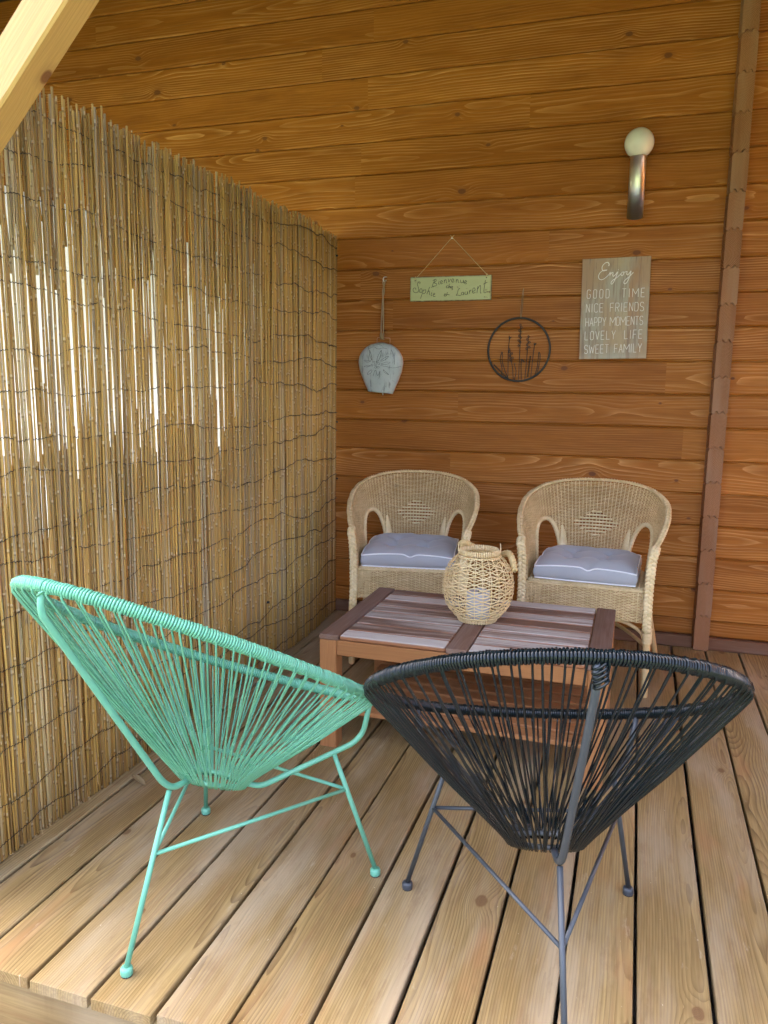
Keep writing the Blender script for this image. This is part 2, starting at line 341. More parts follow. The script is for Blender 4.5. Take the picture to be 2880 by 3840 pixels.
def bellm():
    t = NT('limewashed_tin'); P = t.co(); x, y, z = t.xyz(P)
    n = t.noise(t.comb(t.M('MULTIPLY', x, 60), y, t.M('MULTIPLY', z, 14)), 1.0, 5, .7); n2 = t.noise(P, 14, 4, .6)
    c = t.mix(n2, (.34, .41, .41), (.56, .62, .60)); c = t.mix(t.mr(n, .52, .68, 0, .8, True), c, (.16, .175, .18))
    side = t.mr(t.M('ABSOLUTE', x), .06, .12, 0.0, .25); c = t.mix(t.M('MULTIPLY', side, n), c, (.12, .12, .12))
    t.set(Base_Color=c, Roughness=.55, Metallic=.15); t.bump(n, .25, .001); return t.mat
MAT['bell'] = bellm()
def signm():
    t = NT('pale_green_paint'); P = t.co(); x, y, z = t.xyz(P); n = t.noise(P, 34, 4, .65); n2 = t.noise(t.comb(t.M('MULTIPLY', x, 12), y, t.M('MULTIPLY', z, 60)), 1.0, 3)
    c = t.mix(n2, (.43, .48, .22), (.54, .58, .30)); c = t.mix(t.mr(n, .64, .69, 0, .85, True), c, (.13, .075, .045))
    ed = t.M('MAXIMUM', t.mr(t.M('ABSOLUTE', x), .196, .2035, 0, 1), t.mr(t.M('ABSOLUTE', z), .052, .0585, 0, 1))
    c = t.mix(t.M('MULTIPLY', ed, t.mr(n, .25, .55)), c, (.17, .10, .055)); t.set(Base_Color=c, Roughness=.6); return t.mat
MAT['sign'] = signm()
def mango():
    t = NT('mango_board'); P = t.co(); x, y, z = t.xyz(P)
    st = t.M('FLOOR', t.M('DIVIDE', t.M('ADD', x, .2), .052)); sr = t.M('FRACT', t.M('MULTIPLY', t.M('SINE', t.M('MULTIPLY', st, 12.7)), 437.5)); sr = t.M('ABSOLUTE', sr)
    n = t.noise(t.comb(t.M('ADD', t.M('MULTIPLY', x, 60), t.M('MULTIPLY', sr, 50)), y, t.M('MULTIPLY', z, 6)), 1.0, 4, .6, 1.2); n2 = t.noise(t.comb(t.M('MULTIPLY', x, 9), sr, t.M('MULTIPLY', z, 5)), 1.0, 3)
    c = t.mix(sr, (.34, .19, .085), (.42, .33, .19)); c = t.mix(t.mr(n2, .42, .62, 0, .85, True), c, (.36, .34, .25)); c = t.mix(t.mr(n, .48, .7, 0, .75, True), c, (.19, .12, .075))
    ed = t.mr(z, -.19, -.24, 0, .35); c = t.mix(ed, c, (.55, .50, .40)); t.set(Base_Color=c, Roughness=.5); return t.mat
MAT['mango'] = mango()
MAT['leaf'] = simple('dry_leaf_skin', (.30, .22, .11), .7, var=.3, scale=60)
def groundm():
    t = NT('gravel_and_grass'); P = t.co(); x, y, z = t.xyz(P)
    n = t.noise(P, 55, 4, .7); n2 = t.noise(P, .6, 3); n3 = t.noise(P, 18, 4, .7)
    gr = t.mix(n, (.12, .11, .10), (.32, .30, .28)); gs = t.mix(n3, (.030, .044, .012), (.060, .082, .024))
    d = t.M('ADD', t.M('MULTIPLY', t.M('SUBTRACT', n2, .5), 1.2), t.M('MAXIMUM', t.M('SUBTRACT', -3.3, y), t.M('SUBTRACT', -1.0, x)))
    t.set(Base_Color=t.mix(t.mr(d, -.15, .15, 0, 1, True), gr, gs), Roughness=.9); t.bump(n, .8, .02); return t.mat
MAT['ground'] = groundm()
MAT['roofdark'] = simple('roof_boards', (.05, .03, .018), .7)

# ------------------------------------------------------------------ ground
g = MB(); g.add([(-120, -120, -.16), (120, -120, -.16), (120, 120, -.16), (-120, 120, -.16)], [(0, 1, 2, 3)])
o = g.obj('ground', MAT['ground']); o['kind'] = 'structure'

# ------------------------------------------------------------------ deck: every board a piece
deck = link('deck', None); deck['kind'] = 'structure'
def board_profile(w, t, r=.004):
    h = w / 2
    return [(-h, -t), (h, -t), (h, -r), (h - r * .3, -r * .3), (h - r, 0), (0, .0006), (-h + r, 0), (-h + r * .3, -r * .3), (-h, -r)]
bm_ = []
for k in range(3):
    b = MB(); b.prism(board_profile(.1425 - .0012 * k, .026), 0, 2.695, .0012); bm_.append(b.mesh('deck_board', smooth=False))
for i in range(-2, 16):
    link('board', bm_[i % 3], deck, (i * .15 + .075 + random.uniform(-.0012, .0012), -2.713 - random.uniform(-.002, .006), random.uniform(-.0012, .0012)), (0, 0, PI / 2 + random.uniform(-.0006, .0006)), MAT['deck'])
f = MB(); f.box((-.32, -2.698, -.155), (2.42, -2.665, -.0285), .002); f.obj('fascia_board', MAT['deck'], deck, smooth=False)
for xx in (-.322, 2.398):  # side boards added to keep light out from under the deck
    f = MB(); f.box((0, -.06, -.011), (2.66, .06, .011), .002); f.obj('fascia_board', MAT['deck'], deck, (xx, -2.66, -.091), (PI / 2, 0, PI / 2), False)

# ------------------------------------------------------------------ timber wall: planks, sill, crossing log ends
PIT = .151; Z8 = 1.7952
wall = thing('timber_wall', 'orange-brown stained timber wall of horizontal planks behind the wicker armchairs', 'wall')
def plank_mesh(h, L=5.6):
    b = MB(); a = h / 2; b.prism([(-a, -.04), (a, -.04), (a, -.0075), (a - .0075, 0), (-a + .0075, 0), (-a, -.0075)], 0, L, 0); return b.mesh('wall_plank', smooth=False)
pm = plank_mesh(PIT - .0012)
for k in range(-3, 20):                                          # plank k hangs under joint k - 1 ... joint k is its lower edge
    z = Z8 - (k - 8) * PIT + PIT / 2
    link('plank', pm, wall, (-2.7, 0.0 - .0005, z), (PI / 2, 0, 0), MAT['wall'])
zb = Z8 - 11 * PIT
link('plank', plank_mesh(zb - .0595), wall, (-2.7, 0, (zb + .058) / 2), (PI / 2, 0, 0), MAT['wall'])
s_ = MB(); s_.box((0, -.028, -.03), (5.6, .028, .012), .003); s_.obj('sill_beam', MAT['sill'], wall, (-2.7, -.006, .0285), (PI / 2, 0, 0), False)
b = MB(); b.box((-2.7, -.004, -.16), (2.9, .09, -.003), .002); b.obj('under_wall_light_block', MAT['sill'], wall, smooth=False)  # added box, stops light leaking in under the wall
b = MB(); b.box((-2.7, .042, .0), (2.9, .08, 3.48), .002); b.obj('light_leak_backing', MAT['sill'], wall, smooth=False)  # added panel, blocks light leaking through the plank joints
def log_end(h, first=False):
    w = .034; t1, t2, d = .0075, .0045, .0105; g_ = .0011
    ce = (-.013, .013)
    def up(z, s):                                               # two trapezoid tongues
        return [(ce[0] - t1 + s, z), (ce[0] - t2 + s, z + d - s), (ce[0] + t2 - s, z + d - s), (ce[0] + t1 - s, z), (ce[1] - t1 + s, z), (ce[1] - t2 + s, z + d - s), (ce[1] + t2 - s, z + d - s), (ce[1] + t1 - s, z)]
    top = [(-w + .001, h - .006), (-w + .006, h)] + up(h, .0008) + [(w - .006, h), (w - .001, h - .006)]
    bot = [(w - .001, .006), (w - .005, g_)] + ([] if first else [(p[0], p[1]) for p in reversed(up(g_, -.0006))]) + [(-w + .005, g_), (-w + .001, .006)]
    poly = top + bot; n = len(poly); V = []
    for yy, sh in ((.03, -.010), (-.0572, 0.0), (-.0585, .0006)):
        V += [(x + (sh if x < 0 else 0), yy, z) for x, z in poly]
    F = [(i * n + j, i * n + (j + 1) % n, (i + 1) * n + (j + 1) % n, (i + 1) * n + j) for i in range(2) for j in range(n)]
    F.append(tuple(range(2 * n, 3 * n))); b = MB()
    V = np.array(V); b.add(np.stack([-V[:, 1], V[:, 0], V[:, 2] - h / 2], 1), F); return b.mesh('log_end', smooth=False)
zs = [.004, .165] + [.165 + .1572 * i for i in range(1, 22)]
lm0, lm1 = log_end(zs[1] - zs[0], True), log_end(.1572)
for i in range(len(zs) - 1):
    h = zs[i + 1] - zs[i]
    link('log_end', lm0 if i == 0 else lm1, wall, (1.6285 + random.uniform(-.0015, .0015), random.uniform(-.003, .001), zs[i] + h / 2), (0, 0, -PI / 2), MAT['logend'])

# ------------------------------------------------------------------ porch frame: post, brace, beam, roof above the picture
fr_ = thing('porch_frame', 'varnished pine porch post with diagonal knee brace in the top left corner', 'porch', (0, 0, 0))
b = MB(); b.box((0, -.05, -.05), (2.605, .05, .05), .006); b.obj('post', MAT['pine'], fr_, (-.27, -2.515, -.16), (0, -PI / 2, 0), False)
L = 1.16; b = MB(); b.box((-.64, -.042, -.035), (.74, .042, .035), .005)
# local x along the brace (45 degrees), y across the visible front face, z towards the viewer
br = b.obj('knee_brace', MAT['pine'], fr_, smooth=False)
ax = Vector((1, 0, 1)).normalized(); ay = Vector((1, 0, -1)).normalized(); az = ax.cross(ay)
mm = Matrix((ax, ay, az)).transposed().to_4x4()
mm.translation = Vector((.195, -2.515, 1.938)); br.matrix_local = mm
b = MB(); b.box((-2.6, -2.57, 2.45), (3.4, -2.46, 2.57), .006); b.obj('front_beam', MAT['pine'], fr_, smooth=False)
b = MB(); b.add([(-2.6, -2.9, 2.50), (3.4, -2.9, 2.50), (3.4, .2, 3.36), (-2.6, .2, 3.36), (-2.6, -2.9, 2.60), (3.4, -2.9, 2.60), (3.4, .2, 3.46), (-2.6, .2, 3.46)],
               [(0, 3, 2, 1), (4, 5, 6, 7), (0, 1, 5, 4), (1, 2, 6, 5), (2, 3, 7, 6), (3, 0, 4, 7)]); b.obj('roof_panel', MAT['roofdark'], fr_, smooth=False)

for i in range(9):                                             # unseen boards added left under the roof, keep side light off the upper wall
    z0 = 1.95 + i * .15; L_ = min(2.75, (3.36 - z0 - .14) / .2774 + .0)
    if L_ > .2: b = MB(); b.box((0, -.0745, -.012), (L_ + .0, .0745, .012), .003); b.obj('left_shade_board', MAT['wall'], fr_, (-2.585, -min(2.78, L_), z0 + .075), (PI / 2, 0, PI / 2), False)
for i in range(21):  # unseen boards added on the right, also to darken the upper wall
    z0 = .0 + i * .15; L_ = min(2.75, (3.36 - z0 - .14) / .2774)
    if L_ > .2: b = MB(); b.box((0, -.0745, -.012), (L_, .0745, .012), .003); b.obj('right_shade_board', MAT['wall'], fr_, (3.38, -L_ - .02, z0 + .077), (PI / 2, 0, PI / 2), False)

# ------------------------------------------------------------------ reed screen
scr = thing('reed_screen', 'tall screen of thin yellow-brown reeds bound with wavy dark wire on the left', 'screen', (-.2, 0, 0))
def reed(L, r, bend, seed, k=5, z0=0.0):
    rg = np.random.default_rng(seed); n = 6; z = np.linspace(z0, z0 + L, n)
    p = np.zeros((n, 3)); p[:, 2] = z; t = np.linspace(0, 1, n)
    p[:, 1] = bend * np.sin(t * PI * rg.uniform(.7, 1.6) + rg.uniform(0, 2)) ; p[:, 0] = .0015 * rg.standard_normal(n); p[:, 1] -= p[0, 1]
    return p, r * np.linspace(1.08, .85, n)
RM = []
for v in range(16):
    b = MB(); P, R = reed(1.945 + RNG.uniform(-.012, .016), RNG.uniform(.0023, .0040), RNG.uniform(-.012, .012), 100 + v); b.tube(P, R, 5, ref=(1, 0, 0)); RM.append(b.mesh('reed', True, True))
rest = MB(); ys = []; y = -2.60
while y < -.012:
    y += RNG.uniform(.0044, .0072) if RNG.random() > (.06 if -2.5 < y < -1.1 else .03) else RNG.uniform(.0070, .0095); ys.append(y)
ys = [yy for yy in ys if yy < -.006]
def sx(y): return -.030 * max(0, (y + .5) / .5) ** 2           # the screen curves away towards the wall
for i, yy in enumerate(ys):
    dx = sx(yy) + RNG.uniform(-.003, .003) + .006 * math.sin(yy * 9); tilt = RNG.normal(0, .007) - .004 * math.sin(yy * 5.0) + (.014 if yy < -1.9 else .0) * RNG.random()
    zo = RNG.uniform(.001, .010)
    if i < 300:
        link('reed', RM[int(RNG.integers(16))], scr, (dx, yy, zo), (tilt, RNG.normal(0, .0015), RNG.uniform(0, 6)), MAT['reed'])
    else:
        P, R = reed(1.945 + RNG.uniform(-.012, .016), RNG.uniform(.0023, .0038), RNG.uniform(-.010, .010), 500 + i); P = P + np.array([dx, yy, zo]); P[:, 1] -= (P[:, 2]) * tilt
        rest.tube(P, R, 5, ref=(1, 0, 0), rnd=RNG.random())
def back(y, z0, z1, dx):
    P, R = reed(z1 - z0, RNG.uniform(.0026, .0042), RNG.uniform(-.009, .009), int(RNG.integers(1e6)), z0=z0); P = P + np.array([dx, y, .003]); P[:, 1] -= (P[:, 2] - z0) * RNG.normal(0, .005)
    rest.tube(P, R, 5, ref=(1, 0, 0), rnd=RNG.random())
y = -2.60
while y < -.012:
    y += RNG.uniform(.0050, .0074); dx = sx(y) - RNG.uniform(.014, .026)
    if y > -.75 - RNG.random() * .5: back(y, 0, 1.93 + RNG.uniform(-.05, .03), dx)
    else:
        back(y, 0, RNG.uniform(.85, 1.12) + (.12 if RNG.random() < .3 else 0), dx)
        if RNG.random() < .93: back(y, RNG.uniform(1.46, 1.66), 1.92 + RNG.uniform(-.04, .03), dx)
    if y > -2.6 and RNG.random() < .55: back(y + .003, 0, RNG.uniform(.7, 1.0), dx - .008)
ro = rest.obj('reed', MAT['reed'], scr, attrs=True); ro['kind'] = 'stuff'
def wig(n, amp, rg, step=26):
    k = n // step + 4; a = rg.normal(0, 1, k); a = np.convolve(a, [.25, .5, .25], 'same'); return amp * np.interp(np.arange(n) / step, np.arange(k), a)
for w in range(17):
    rg = np.random.default_rng(900 + w); yw = np.arange(-2.6, -.008, .0058); n = len(yw)
    z = .060 + w * .114 + wig(n, .028, rg, 40) + wig(n, .011, rg, 9) + wig(n, .0045, rg, 3); zig = np.where(np.arange(n) % 2, .0022, -.0022) * RNG.uniform(.4, 1.2, n)
    x = np.array([sx(a) for a in yw]) + .0052 + .006 * np.sin(yw * 9)
    b = MB(); b.tube(np.stack([x + np.abs(zig), yw, z + zig], 1), .0010, 4, ref=(1, 0, 0)); b.obj('wire', MAT['wire'], scr)
for (yy, zz) in ((-.02, 1.86), (-.015, 1.02), (-.012, .72), (-.9, .28), (-1.85, 1.80), (-1.2, 1.23)):
    b = MB(); q = np.linspace(0, 2 * PI * 2.5, 20); b.tube(np.stack([.006 + .005 * np.cos(q) + sx(yy), yy + .006 * np.sin(q), zz + q * .0005], 1), .0014, 5); b.obj('wire_tie', MAT['wire'], scr)

# ------------------------------------------------------------------ white sheet behind the reeds
def sheetm():
    t = NT('white_tarpaulin'); tr = t.t.nodes.new('ShaderNodeBsdfTranslucent'); tr.inputs['Color'].default_value = (.93, .94, .94, 1); mx = t.t.nodes.new('ShaderNodeMixShader'); mx.inputs[0].default_value = .75
    t.set(Base_Color=(.80, .81, .80), Roughness=.6); t.t.links.new(t.b.outputs[0], mx.inputs[1]); t.t.links.new(tr.outputs[0], mx.inputs[2]); t.t.links.new(mx.outputs[0], t.out.inputs[0]); return t.mat
yv = np.linspace(-2.72, -.35, 60); V = []; rg = np.random.default_rng(5)
for i, yy in enumerate(yv):
    for j, zz in enumerate(np.linspace(.80, 1.70, 12)): V.append((-.236 + .006 * math.sin(yy * 11 + zz * 2) - .004 * math.sin(zz * 9), yy, zz))
b = MB(); b.add(V, [(i * 12 + j, (i + 1) * 12 + j, (i + 1) * 12 + j + 1, i * 12 + j + 1) for i in range(59) for j in range(11)])
o = b.obj('tarpaulin', sheetm()); sm = o.modifiers.new('thick', 'SOLIDIFY'); sm.thickness = .0006
tag(o, 'white tarpaulin showing through the gaps between the reeds', 'tarpaulin')

# ------------------------------------------------------------------ wall lamp
lamp = thing('wall_lamp', 'wall lamp with white glass globe on a slanted steel tube, high on the wall', 'lamp', (1.2155, 0, 2.1))
top = np.array([0.0, -.088, .118]); a_ = np.array([.0, .001, -.255]); a_ /= np.linalg.norm(a_)
b = MB(); k = 48; V = []; u1 = np.array([1.0, 0, 0]); u2 = np.cross(a_, u1)
for ring in range(2):
    for j in range(k):
        t = 2 * PI * j / k; p = top + .0345 * (math.cos(t) * u1 + math.sin(t) * u2)
        if ring: p = p + a_ * (.272 - (p[1] - top[1] + .0345) * .55)      # slanted cut, longest in front
        V.append(p)
b.add(V, [(j, (j + 1) % k, k + (j + 1) % k, k + j) for j in range(k)] + [tuple(range(k)), tuple(range(k, 2 * k))[::-1]]); b.obj('tube', MAT['steel'], lamp)
b = MB(); b.box((-.022, -.06, -.075), (.022, -.0008, .03), .004); b.obj('wall_bracket', MAT['steel'], lamp, smooth=False)
b = MB(); b.lathe([(.0625 * math.sin(t), -.0625 * math.cos(t)) for t in np.linspace(.02, PI - .02, 28)], 40); b.obj('globe', MAT['opal'], lamp, (0, -.092, .170))
b = MB(); q = np.linspace(0, 2 * PI, 41)[:-1]; cc = top + a_ * .004; b.tube(cc + .0352 * (np.cos(q)[:, None] * u1 + np.sin(q)[:, None] * u2), .002, 6, closed=True); b.obj('collar', MAT['steel'], lamp)

# ------------------------------------------------------------------ stroke lettering
SF = {  # stroke capitals in a unit box (x 0..1, y 0..1)
 'G': [[(.95, .85), (.8, 1), (.25, 1), (.05, .85), (.05, .15), (.25, 0), (.75, 0), (.95, .15), (.95, .45), (.55, .45)]],
 'O': [[(.25, 1), (.75, 1), (.95, .85), (.95, .15), (.75, 0), (.25, 0), (.05, .15), (.05, .85), (.25, 1)]],
 'D': [[(.05, 0), (.05, 1), (.7, 1), (.95, .8), (.95, .2), (.7, 0), (.05, 0)]], 'T': [[(0, 1), (1, 1)], [(.5, 1), (.5, 0)]], 'I': [[(.5, 0), (.5, 1)]],
 'M': [[(0, 0), (0, 1), (.5, .35), (1, 1), (1, 0)]], 'E': [[(.95, 1), (.05, 1), (.05, 0), (.95, 0)], [(.05, .5), (.8, .5)]], 'N': [[(.05, 0), (.05, 1), (.95, 0), (.95, 1)]],
 'C': [[(.95, .85), (.75, 1), (.25, 1), (.05, .85), (.05, .15), (.25, 0), (.75, 0), (.95, .15)]], 'F': [[(.95, 1), (.05, 1), (.05, 0)], [(.05, .5), (.8, .5)]],
 'R': [[(.05, 0), (.05, 1), (.75, 1), (.95, .85), (.95, .62), (.75, .5), (.05, .5)], [(.5, .5), (.95, 0)]],
 'S': [[(.95, .85), (.75, 1), (.25, 1), (.05, .85), (.05, .65), (.25, .52), (.75, .46), (.95, .33), (.95, .15), (.75, 0), (.25, 0), (.05, .15)]],
 'H': [[(.05, 0), (.05, 1)], [(.95, 0), (.95, 1)], [(.05, .5), (.95, .5)]], 'A': [[(0, 0), (.5, 1), (1, 0)], [(.2, .35), (.8, .35)]],
 'P': [[(.05, 0), (.05, 1), (.75, 1), (.95, .85), (.95, .6), (.75, .45), (.05, .45)]], 'Y': [[(0, 1), (.5, .45), (1, 1)], [(.5, .45), (.5, 0)]],
 'L': [[(.05, 1), (.05, 0), (.95, 0)]], 'V': [[(0, 1), (.5, 0), (1, 1)]], 'W': [[(0, 1), (.25, 0), (.5, .8), (.75, 0), (1, 1)]]}
def strokes(b, lines, r, y=-.0, flat=.4):
    for P in lines:
        P = np.asarray(P, float); P = resample(np.stack([P[:, 0], np.full(len(P), y), P[:, 1]], 1), max(.0012, r * 1.2)); b.tube(P, r, 6, ref=(0, -1, 0), flat=flat)
# slogan board 0.30 x 0.45
sb = thing('slogan_board', 'upright wooden board with white lettered slogan under the wall lamp', 'sign', (1.1485, -.001, 1.5785))
sb.rotation_euler = (0, math.radians(-.8), 0)
b = MB(); b.box((-.1505, -.020, -.2265), (.1505, 0, .2265), .0015); b.obj('board', MAT['mango'], sb, smooth=False)
# lines: (text, left x, right x, baseline z, cap height)
def px(X, Y): return ((X - 811) / 1243 * .302, (1103 - Y) / 1868 * .453)
def unrot(X, Y):                                                # zoomed photo px -> board plane, undoing the board's shear
    u = (X - (220 - (Y - 205) * .0373)) / (1250 - (Y - 205) * .0085); v = (Y - (205 - 58 * u)) / (1825 + 48 * u)
    return (u * .301 - .1505, .2265 - v * .453)
for txt, xl, xr, yb in (('GOOD TIME', 300, 1355, 915), ('NICE FRIENDS', 285, 1340, 1170), ('HAPPY MOMENTS', 275, 1325, 1425), ('LOVELY LIFE', 262, 1310, 1675), ('SWEET FAMILY', 252, 1300, 1928)):
    x0, z0 = unrot(xl, yb); x1, z1 = unrot(xr, yb - 28); h = .0385
    gaps = {'GOOD TIME': (.55, 1.55), 'NICE FRIENDS': (.32, .75), 'HAPPY MOMENTS': (.22, .55), 'LOVELY LIFE': (.42, 1.15), 'SWEET FAMILY': (.30, .70)}[txt]
    wd = lambda ch: gaps[1] if ch == ' ' else (.28 if ch == 'I' else 1.18 if ch in 'MW' else .78)
    tot = sum(wd(ch) for ch in txt) + gaps[0] * (len(txt) - 1); sc = (x1 - x0) / tot; cx = 0; b = MB()
    for ch in txt:
        if ch != ' ':
            strokes(b, [[(x0 + (cx + p[0] * wd(ch)) * sc, z0 + (z1 - z0) * cx / tot + p[1] * h) for p in st] for st in SF[ch]], .00145, -.0205)
        cx += wd(ch) + gaps[0]
    b.obj('lettering', MAT['letterwhite'], sb)['kind'] = 'stuff'
E_ = [[(705, 330), (712, 295), (690, 265), (640, 275), (595, 320), (580, 375), (600, 415), (650, 408), (675, 400), (600, 410), (545, 450), (517, 510), (530, 560), (580, 575), (640, 545), (700, 490), (735, 440), (728, 480), (722, 500), (760, 450), (785, 448), (778, 490), (790, 515), (830, 480), (870, 430), (850, 490), (820, 570), (785, 635), (755, 655), (748, 625), (780, 585), (850, 540), (915, 480), (950, 440), (980, 445), (965, 490), (935, 500), (930, 465), (955, 438), (1000, 440), (1040, 425), (1030, 470), (1045, 490), (1080, 460), (1110, 415), (1095, 480), (1060, 580), (1020, 640), (985, 645), (985, 605), (1030, 560), (1090, 510), (1155, 440)], [(876, 390), (882, 398)]]
b = MB()
for st in E_:
    P = spline([unrot(*p) + (0,) for p in st], len(st) * 5)[:, :2] if len(st) > 2 else np.array([unrot(*p) for p in st])
    strokes(b, [P], .0021, -.0207)
b.obj('lettering', MAT['letterwhite'], sb)['kind'] = 'stuff'
# hanging welcome sign
hs = thing('hanging_sign', 'small pale green sign with black handwriting hanging from a string on the wall', 'sign', (.3705, -.0012, 1.6885))
b = MB(); b.box((-.2035, -.014, -.0585), (.2035, 0, .0585), .002); b.obj('board', MAT['sign'], hs, smooth=False)
def sg(X, Y):
    u = (X - 168) / 1330.; v = (Y - (745 - 42 * u)) / (392 + 12 * u); return (u * .407 - .2035, .0585 - v * .117)
HW = [
 [(560, 790), (575, 800), (550, 850), (540, 890), (560, 900)], [(545, 800), (590, 775), (600, 805), (565, 835), (610, 850), (600, 880), (550, 890)], [(525, 910), (540, 900)],
 [(650, 805), (640, 850), (660, 855)], [(655, 775), (657, 779)], [(680, 830), (705, 815), (690, 795), (672, 820), (680, 850), (710, 840)],
 [(735, 785), (735, 838)], [(735, 805), (760, 780), (770, 830), (780, 838)], [(800, 770), (810, 822), (835, 770)], [(860, 810), (890, 790), (870, 770), (850, 800), (870, 825), (900, 810)],
 [(930, 775), (930, 830)], [(930, 800), (955, 780), (965, 825), (980, 832)], [(1000, 785), (1005, 830), (1040, 825), (1045, 785), (1050, 840)], [(1070, 830), (1100, 815), (1080, 795), (1065, 825), (1075, 850), (1105, 845)],
 [(800, 880), (770, 890), (775, 915), (805, 910)], [(820, 850), (805, 920)], [(810, 895), (830, 890), (825, 920)], [(840, 905), (855, 890), (838, 900), (848, 920)], [(860, 895), (878, 895), (855, 920), (875, 925), (870, 945), (855, 945)],
 [(330, 850), (335, 825), (305, 820), (290, 860), (310, 920), (310, 970), (270, 995), (225, 975), (220, 930), (250, 915), (265, 945)],
 [(350, 925), (330, 950), (335, 990), (365, 985), (370, 945), (350, 925)], [(395, 945), (345, 1090)], [(390, 960), (425, 945), (430, 985), (395, 1010), (385, 1000)], [(495, 900), (450, 1020)], [(460, 990), (490, 965), (495, 1030)],
 [(535, 985), (520, 1035), (540, 1040)], [(545, 960), (547, 964)], [(560, 1030), (585, 1015), (570, 1000), (555, 1030), (565, 1055), (595, 1050)],
 [(740, 1035), (765, 1020), (750, 1010), (737, 1035), (750, 1050), (775, 1040)], [(790, 985), (775, 1045)], [(770, 1020), (830, 1028)],
 [(995, 935), (985, 925), (965, 950), (955, 1000), (935, 1035), (960, 1030), (1000, 1040), (1005, 1030)], [(1055, 985), (1025, 990), (1020, 1025), (1050, 1020), (1058, 985), (1060, 1030)],
 [(1080, 975), (1080, 1020), (1110, 1015), (1118, 970), (1120, 1020)], [(1150, 950), (1150, 1010)], [(1150, 980), (1175, 945)], [(1200, 975), (1240, 950), (1220, 910), (1195, 960), (1210, 1000), (1245, 985)],
 [(1280, 890), (1270, 1000)], [(1275, 940), (1310, 880), (1325, 890), (1325, 990), (1340, 995)], [(1400, 790), (1380, 960), (1390, 995), (1415, 985)], [(1365, 855), (1430, 825)],
 [(1385, 1075), (1395, 1050), (1405, 1070)], [(1410, 1060), (1440, 1065)]]
b = MB()
for i, st in enumerate(HW):
    P = [sg(*p) for p in st]; P = spline([p + (0,) for p in P], len(P) * 4)[:, :2] if len(P) > 2 else np.array(P)
    strokes(b, [P], .00062 if i > len(HW) - 3 else .00125, -.0142)
b.obj('lettering', MAT['letterblack'], hs)['kind'] = 'stuff'
nx, nz = .0025, .2355
b = MB(); b.tube(spline([(-.178, -.0165, .043), (-.176, -.016, .060), (-.165, -.008, .064), (nx - .003, -.006, nz + .002), (nx, -.007, nz + .004), (nx + .003, -.006, nz + .002), (.170, -.008, .070), (.177, -.016, .066), (.178, -.0165, .048)], 40), .0017, 5); b.obj('string', MAT['rope'], hs)
for sx_, dz in ((-.178, .041), (.178, .046)):
    b = MB(); b.tube([(sx_, -.0135, dz), (sx_, -.0147, dz)], .0028, 10); b.obj('hole', MAT['letterblack'], hs)
nl = MB(); nl.lathe([(.0015, 0), (.0015, .012), (.0042, .012), (.0042, .0136), (.002, .0142)], 14); o = nl.obj('nail', MAT['white'], None, (.3705 + nx, 0, 1.6885 + nz), (PI / 2, 0, 0)); tag(o, 'tiny round white nail head above the pale green sign', 'nail')

# ------------------------------------------------------------------ cow bell
bell = thing('cow_bell', 'flat whitewashed metal cow bell with engraved flower hanging on a jute cord', 'bell', (.024, -.034, 1.18))
prof = [(0, .066), (.006, .0668), (.03, .078), (.07, .096), (.11, .112), (.15, .1185), (.18, .114), (.205, .100), (.225, .080), (.238, .058), (.246, .034), (.249, .012)]
zz_ = np.linspace(0, .249, 26); hw = np.interp(zz_, [p[0] for p in prof], [p[1] for p in prof]); k = 40; V = []
def bdep(z, w): return .031 * (w / .1185) ** .5
for z, w in zip(zz_, hw):
    for j in range(k):
        t = 2 * PI * j / k; V.append((w * math.copysign(abs(math.cos(t)) ** .85, math.cos(t)), bdep(z, w) * math.copysign(abs(math.sin(t)) ** .85, math.sin(t)), z - .006 * (1 - (z / .249)) * math.cos(t)))
b = MB(); n = len(zz_); b.add(V, [(i * k + j, i * k + (j + 1) % k, (i + 1) * k + (j + 1) % k, (i + 1) * k + j) for i in range(n - 1) for j in range(k)] + [tuple(range((n - 1) * k, n * k)), tuple(range(k))[::-1]])
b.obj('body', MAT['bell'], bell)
b = MB()
for s in (-1, 1): b.tube(np.stack([s * (hw + .0006), np.zeros(n), zz_ - .006 * (1 - zz_ / .249) * s], 1), .0016, 5)
b.obj('seam', MAT['copper'], bell)
def bp(X, Y):                                                    # zoomed photo px -> bell front
    x = (X - 500) / 774 * .237; z = (2100 - Y) / 885 * .249; w = np.interp(z, zz_, hw); q = min(1, abs(x) / w)
    return (x, -bdep(z, w) * (max(0, 1 - q ** 2.3)) ** .43 - .0004, z)
b = MB()
for st in ([(460, 1560), (480, 1460), (540, 1350), (520, 1470), (490, 1540)], [(530, 1540), (600, 1480), (668, 1455), (620, 1510), (550, 1545)], [(540, 1590), (620, 1560), (695, 1565), (640, 1595), (540, 1600)], [(530, 1620), (640, 1640), (750, 1660), (860, 1630)],
           [(575, 1690), (620, 1730), (670, 1780), (600, 1740), (575, 1690)], [(370, 1690), (310, 1740), (300, 1780), (360, 1750), (380, 1700)], [(230, 1527), (300, 1530), (360, 1540), (300, 1560), (240, 1540)], [(230, 1640), (300, 1620), (350, 1625), (280, 1650)],
           [(330, 1340), (340, 1440), (380, 1530), (360, 1420), (330, 1350)], [(400, 1800), (440, 1700), (480, 1800), (520, 1720), (500, 1850)], [(300, 1330), (400, 1290), (480, 1330), (560, 1310), (640, 1330)], [(700, 1340), (750, 1450), (760, 1600)], [(380, 1270), (470, 1250), (560, 1280)]):
    b.tube([bp(*p) for p in spline([q + (0,) for q in st], 22)[:, :2]], .0009, 4)
